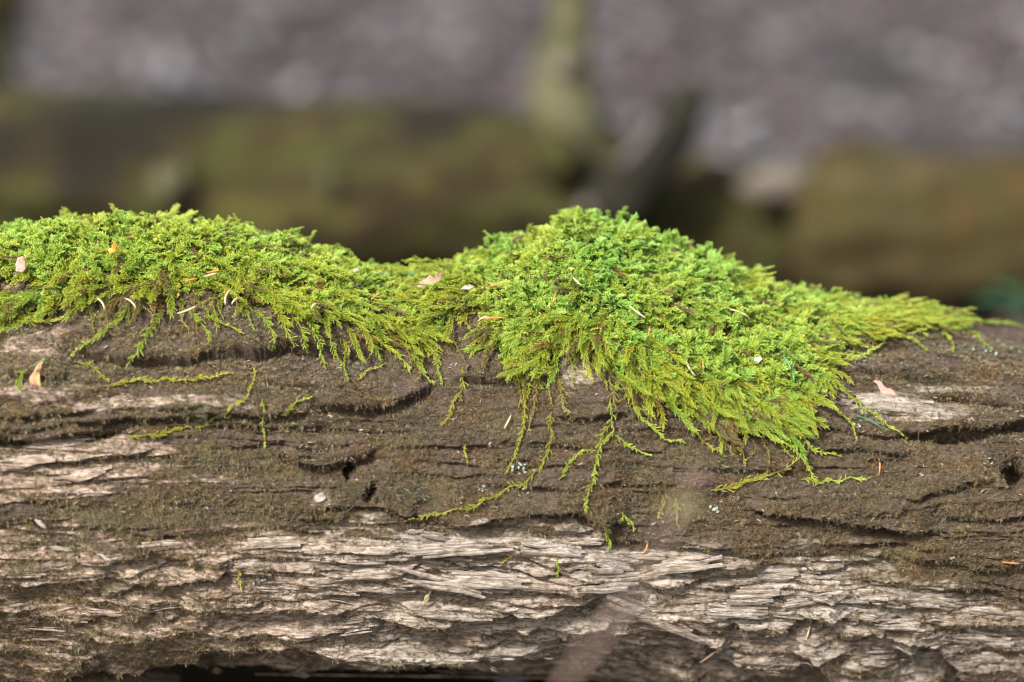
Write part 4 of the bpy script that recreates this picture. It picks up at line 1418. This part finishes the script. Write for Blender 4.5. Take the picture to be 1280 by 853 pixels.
def limb(path, radii, seed, amp=.12, nr=28, sub=6, ragged=0.0):
    """a bark covered limb along a path with uneven surface, capped ends"""
    path = np.array(path, float)
    m = len(path)
    k = np.linspace(0, m - 1, (m - 1) * sub + 1)
    C = np.stack([np.interp(k, np.arange(m), path[:, c]) for c in range(3)], -1)
    for _ in range(sub):
        C[1:-1] = (C[:-2] + 2 * C[1:-1] + C[2:]) / 4
    r = np.interp(k, np.arange(m), radii)
    D = np.gradient(C, axis=0); D /= np.linalg.norm(D, axis=1, keepdims=True)
    ref = np.array([0, 0, 1.0]) if abs(D[0, 2]) < .8 else np.array([0, 1.0, 0])
    n1 = np.cross(D, ref); n1 /= np.linalg.norm(n1, axis=1, keepdims=True)
    n2 = np.cross(n1, D)
    a = np.arange(nr) * 2 * math.pi / nr
    L = np.concatenate([[0], np.cumsum(np.linalg.norm(np.diff(C, axis=0), axis=1))])
    AA, LL = np.meshgrid(a, L)
    rr = r[:, None] * (1 + amp * fbm(LL / (r.mean() * 1.6) + seed, np.cos(AA) * 1.3 + 5 + np.sin(AA) * 2.1, seed, 4) + amp * .5 * fbm(LL / (r.mean() * 3), AA * 2, seed + 3, 3))
    V = C[:, None] + rr[..., None] * (np.cos(AA)[..., None] * n1[:, None] + np.sin(AA)[..., None] * n2[:, None])
    if ragged:
        rng = np.random.default_rng(seed)
        V[-1] += D[-1] * (rng.uniform(-1, 1, nr) * ragged)[:, None]
    n = len(C)
    i, j = np.meshgrid(np.arange(n - 1), np.arange(nr), indexing='ij')
    q = np.stack([i * nr + j, i * nr + (j + 1) % nr, (i + 1) * nr + (j + 1) % nr, (i + 1) * nr + j], -1).reshape(-1, 4)
    ends = np.array([V[0].mean(0), V[-1].mean(0)])
    z = n * nr
    jj = np.arange(nr)
    tr = np.concatenate([np.stack([np.full(nr, z), (jj + 1) % nr, jj], -1), np.stack([np.full(nr, z + 1), (n - 1) * nr + jj, (n - 1) * nr + (jj + 1) % nr], -1)])
    return make_mesh('limb', np.concatenate([V.reshape(-1, 3), ends]), q, tr, True)


def up_px(px, py, depth):
    return unproject(px, py, depth)


DB = 3.72
LA = obj('mossy_log', None, label='dark moss covered log lying behind the near log, with an upright broken branch', cat='log')
obj('trunk', limb([up_px(-700, 205, DB + .25), up_px(-200, 218, DB + .12), up_px(100, 232, DB + .05), up_px(400, 238, DB), up_px(640, 246, DB - .02), up_px(775, 252, DB - .03)],
                  [.128, .126, .124, .118, .108, .098], 3, .10, 64, 40), M_BACK_A, LA)
obj('branch_stub', limb([up_px(712, 215, DB - .05), up_px(708, 150, DB - .05), up_px(702, 85, DB - .04), up_px(712, 20, DB - .02), up_px(722, -30, DB)],
                        [.075, .048, .036, .030, .014], 5, .16, 28, 10, .02), M_BACK_MOSS, LA, label='olive mossy branch stub rising from the log')
obj('knot', limb([up_px(697, 195, DB - .14), up_px(697, 195, DB - .165), up_px(697, 194, DB - .175)], [.034, .030, .018], 8, .12, 24, 5), M_BACK_A, LA, label='grey broken knot on the log face')
obj('bare_patch', limb([up_px(700, 92, DB - .085), up_px(703, 82, DB - .09), up_px(704, 70, DB - .085)], [.012, .017, .010], 12, .12, 16, 5), M_BACK_PALE, LA, label='pale barkless spot on the branch stub')
for u, v, rr in ((205, 232, .020), (410, 228, .018), (225, 222, .012)):
    obj('bare_patch', limb([up_px(u, v - 24, DB - .112), up_px(u, v, DB - .118), up_px(u + 3, v + 26, DB - .112)], [rr * .5, rr, rr * .5], 14, .15, 16, 5), M_BACK_MOSS, LA)

LB = obj('rusty_log', None, label='rust brown rotten log with a pale broken end, behind the near log', cat='log')
obj('trunk', limb([up_px(990, 292, DB - .08), up_px(1050, 290, DB - .08), up_px(1280, 296, DB - .06), up_px(1500, 304, DB), up_px(1900, 318, DB + .15)],
                  [.080, .104, .108, .11, .11], 21, .12, 64, 30), M_BACK_B, LB)
obj('broken_end', limb([up_px(1020, 236, DB - .11), up_px(985, 226, DB - .12), up_px(945, 232, DB - .12), up_px(925, 236, DB - .12)], [.022, .022, .018, .008], 23, .2, 20, 8, .01), M_BACK_PALE, LB,
    label='pale splintered end of the log')
LC = obj('broken_trunk', None, label='low sunken dark log piece between the mossy and the rusty log', cat='log')
obj('trunk', limb([up_px(750, 290, DB + .02), up_px(860, 290, DB + .02), up_px(1040, 294, DB + .02)], [.092, .092, .088], 25, .14, 40, 14), M_BACK_A, LC)
SP = obj('split_branch', None, label='dark split branch leaning up against the sunken log piece', cat='branch')
obj('dark_side', limb([up_px(752, 268, DB - .16), up_px(800, 220, DB - .16), up_px(838, 172, DB - .15), up_px(862, 116, DB - .14), up_px(866, 100, DB - .14)], [.038, .038, .033, .024, .008], 27, .14, 20, 8), M_BACK_DARK, SP)
obj('split_face', limb([up_px(728, 268, DB - .18), up_px(768, 222, DB - .18), up_px(800, 180, DB - .175), up_px(822, 148, DB - .165)], [.009, .010, .008, .003], 29, .14, 16, 8), M_BACK_GREY, SP, label='grey weathered face of the split branch')
TL = obj('thin_stump', None, label='dark mossy broken stem standing far back on the leafy floor', cat='stump')
obj('stem', limb([up_px(-26, 110, 5.6), up_px(-14, 40, 5.6), up_px(4, -20, 5.55), up_px(20, -120, 5.5)], [.07, .055, .05, .03], 31, .12, 20, 8, .03), M_BACK_A, TL)

UB = obj('sky_block_branch', None, label='dark branch added beneath the near log to block the sky light', cat='branch')
obj('trunk', limb([(-.75, .30, .045), (-.3, .33, .05), (.1, .34, .05), (.45, .36, .045), (.8, .42, .04)], [.075, .072, .07, .066, .06], 41, .12, 28, 14), M_BACK_DARK, UB)  # added behind the log to keep sky light out of the gap
# green plant behind the low end of the near log
M_PLANT = plain_mat('plant_leaf', (.022, .075, .018), .3, 60, .4, trans=.25)


def plant(u, v, depth, n, size, seed, label):
    rng = np.random.default_rng(seed)
    tip = unproject(u, v, depth)
    b = np.array([tip[0], tip[1], float(ground_z(np.array(tip[0]), np.array(tip[1])))])
    root = obj('seedling', None, None, None, label, 'plant')
    root.location = b
    h = max(tip[2] - b[2], .03)
    obj('stem', tube_mesh(np.array([[0, 0, -.01], [.004, 0, h * .5], [0, 0, h]]), np.array([.003, .0025, .0015])), M_PLANT, root)
    for k in range(n):
        a = rng.uniform(0, 6.28); el = rng.uniform(-.2, .7)
        d = np.array([math.cos(a) * math.cos(el), math.sin(a) * math.cos(el), math.sin(el)])
        sd = np.array([-math.sin(a), math.cos(a), 0])
        c0 = np.array([0, 0, h * rng.uniform(.45, 1)])
        l = size * rng.uniform(.7, 1.2)
        V = []
        for f in (0, .25, .55, .8, 1):
            w = l * .33 * math.sin(math.pi * (.05 + .9 * f))
            c = c0 + d * l * f + np.array([0, 0, -.25 * l * f * f])
            V += [c - sd * w + [0, 0, w * .3], c, c + sd * w + [0, 0, w * .3]]
        Q = []
        for j in range(4):
            Q += [[j * 3, j * 3 + 1, j * 3 + 4, j * 3 + 3], [j * 3 + 1, j * 3 + 2, j * 3 + 5, j * 3 + 4]]
        obj('leaf', make_mesh('plant_leaf', np.array(V), Q, None, True), M_PLANT, root)


plant(1275, 352, 2.75, 12, .045, 3, 'leafy green seedling behind the low end of the near log')
plant(1092, 150, 6.2, 9, .06, 4, 'small blue-green seedling far back on the leafy floor')

# ------------------------------------------------------------------ dry stem in front of the log
fs = [up_px(640, 1010, 1.12), up_px(705, 850, 1.10), up_px(770, 770, 1.10), up_px(822, 690, 1.11), up_px(856, 625, 1.13), up_px(885, 575, 1.15)]
g0 = fs[0].copy(); g0[2] = float(ground_z(np.array(g0[0]), np.array(g0[1]))) - .01
g0[0] -= .06
fs = [g0] + fs
base0 = fs[0].copy()
ST = obj('dry_stem', None, label='thin dry plant stem standing in front of the log, far out of focus', cat='stem')
ST.location = base0
pth = np.array(fs) - base0
kk = np.linspace(0, len(pth) - 1, 40)
pth = np.stack([np.interp(kk, np.arange(len(pth)), pth[:, c]) for c in range(3)], -1)
for _ in range(6):
    pth[1:-1] = (pth[:-2] + 2 * pth[1:-1] + pth[2:]) / 4
obj('stalk', tube_mesh(pth, np.linspace(.0012, .0006, 40), 8), plain_mat('dry_stalk', (.27, .19, .15), .2, 120, .7), ST)
tipm = leaf_mesh([(-12, -.6), (-4, .9), (5, 1.1), (13, .2), (6, -.9), (-3, -1.1)], .5, 22)
lf = obj('withered_leaf', tipm, plain_mat('withered', (.30, .30, .12), .2, 120, .6, trans=.3), ST)
lf.location = Vector(pth[-8]); lf.rotation_euler = (R_(70), 0, R_(15))
print('log verts', NR, NC, NR * NC)
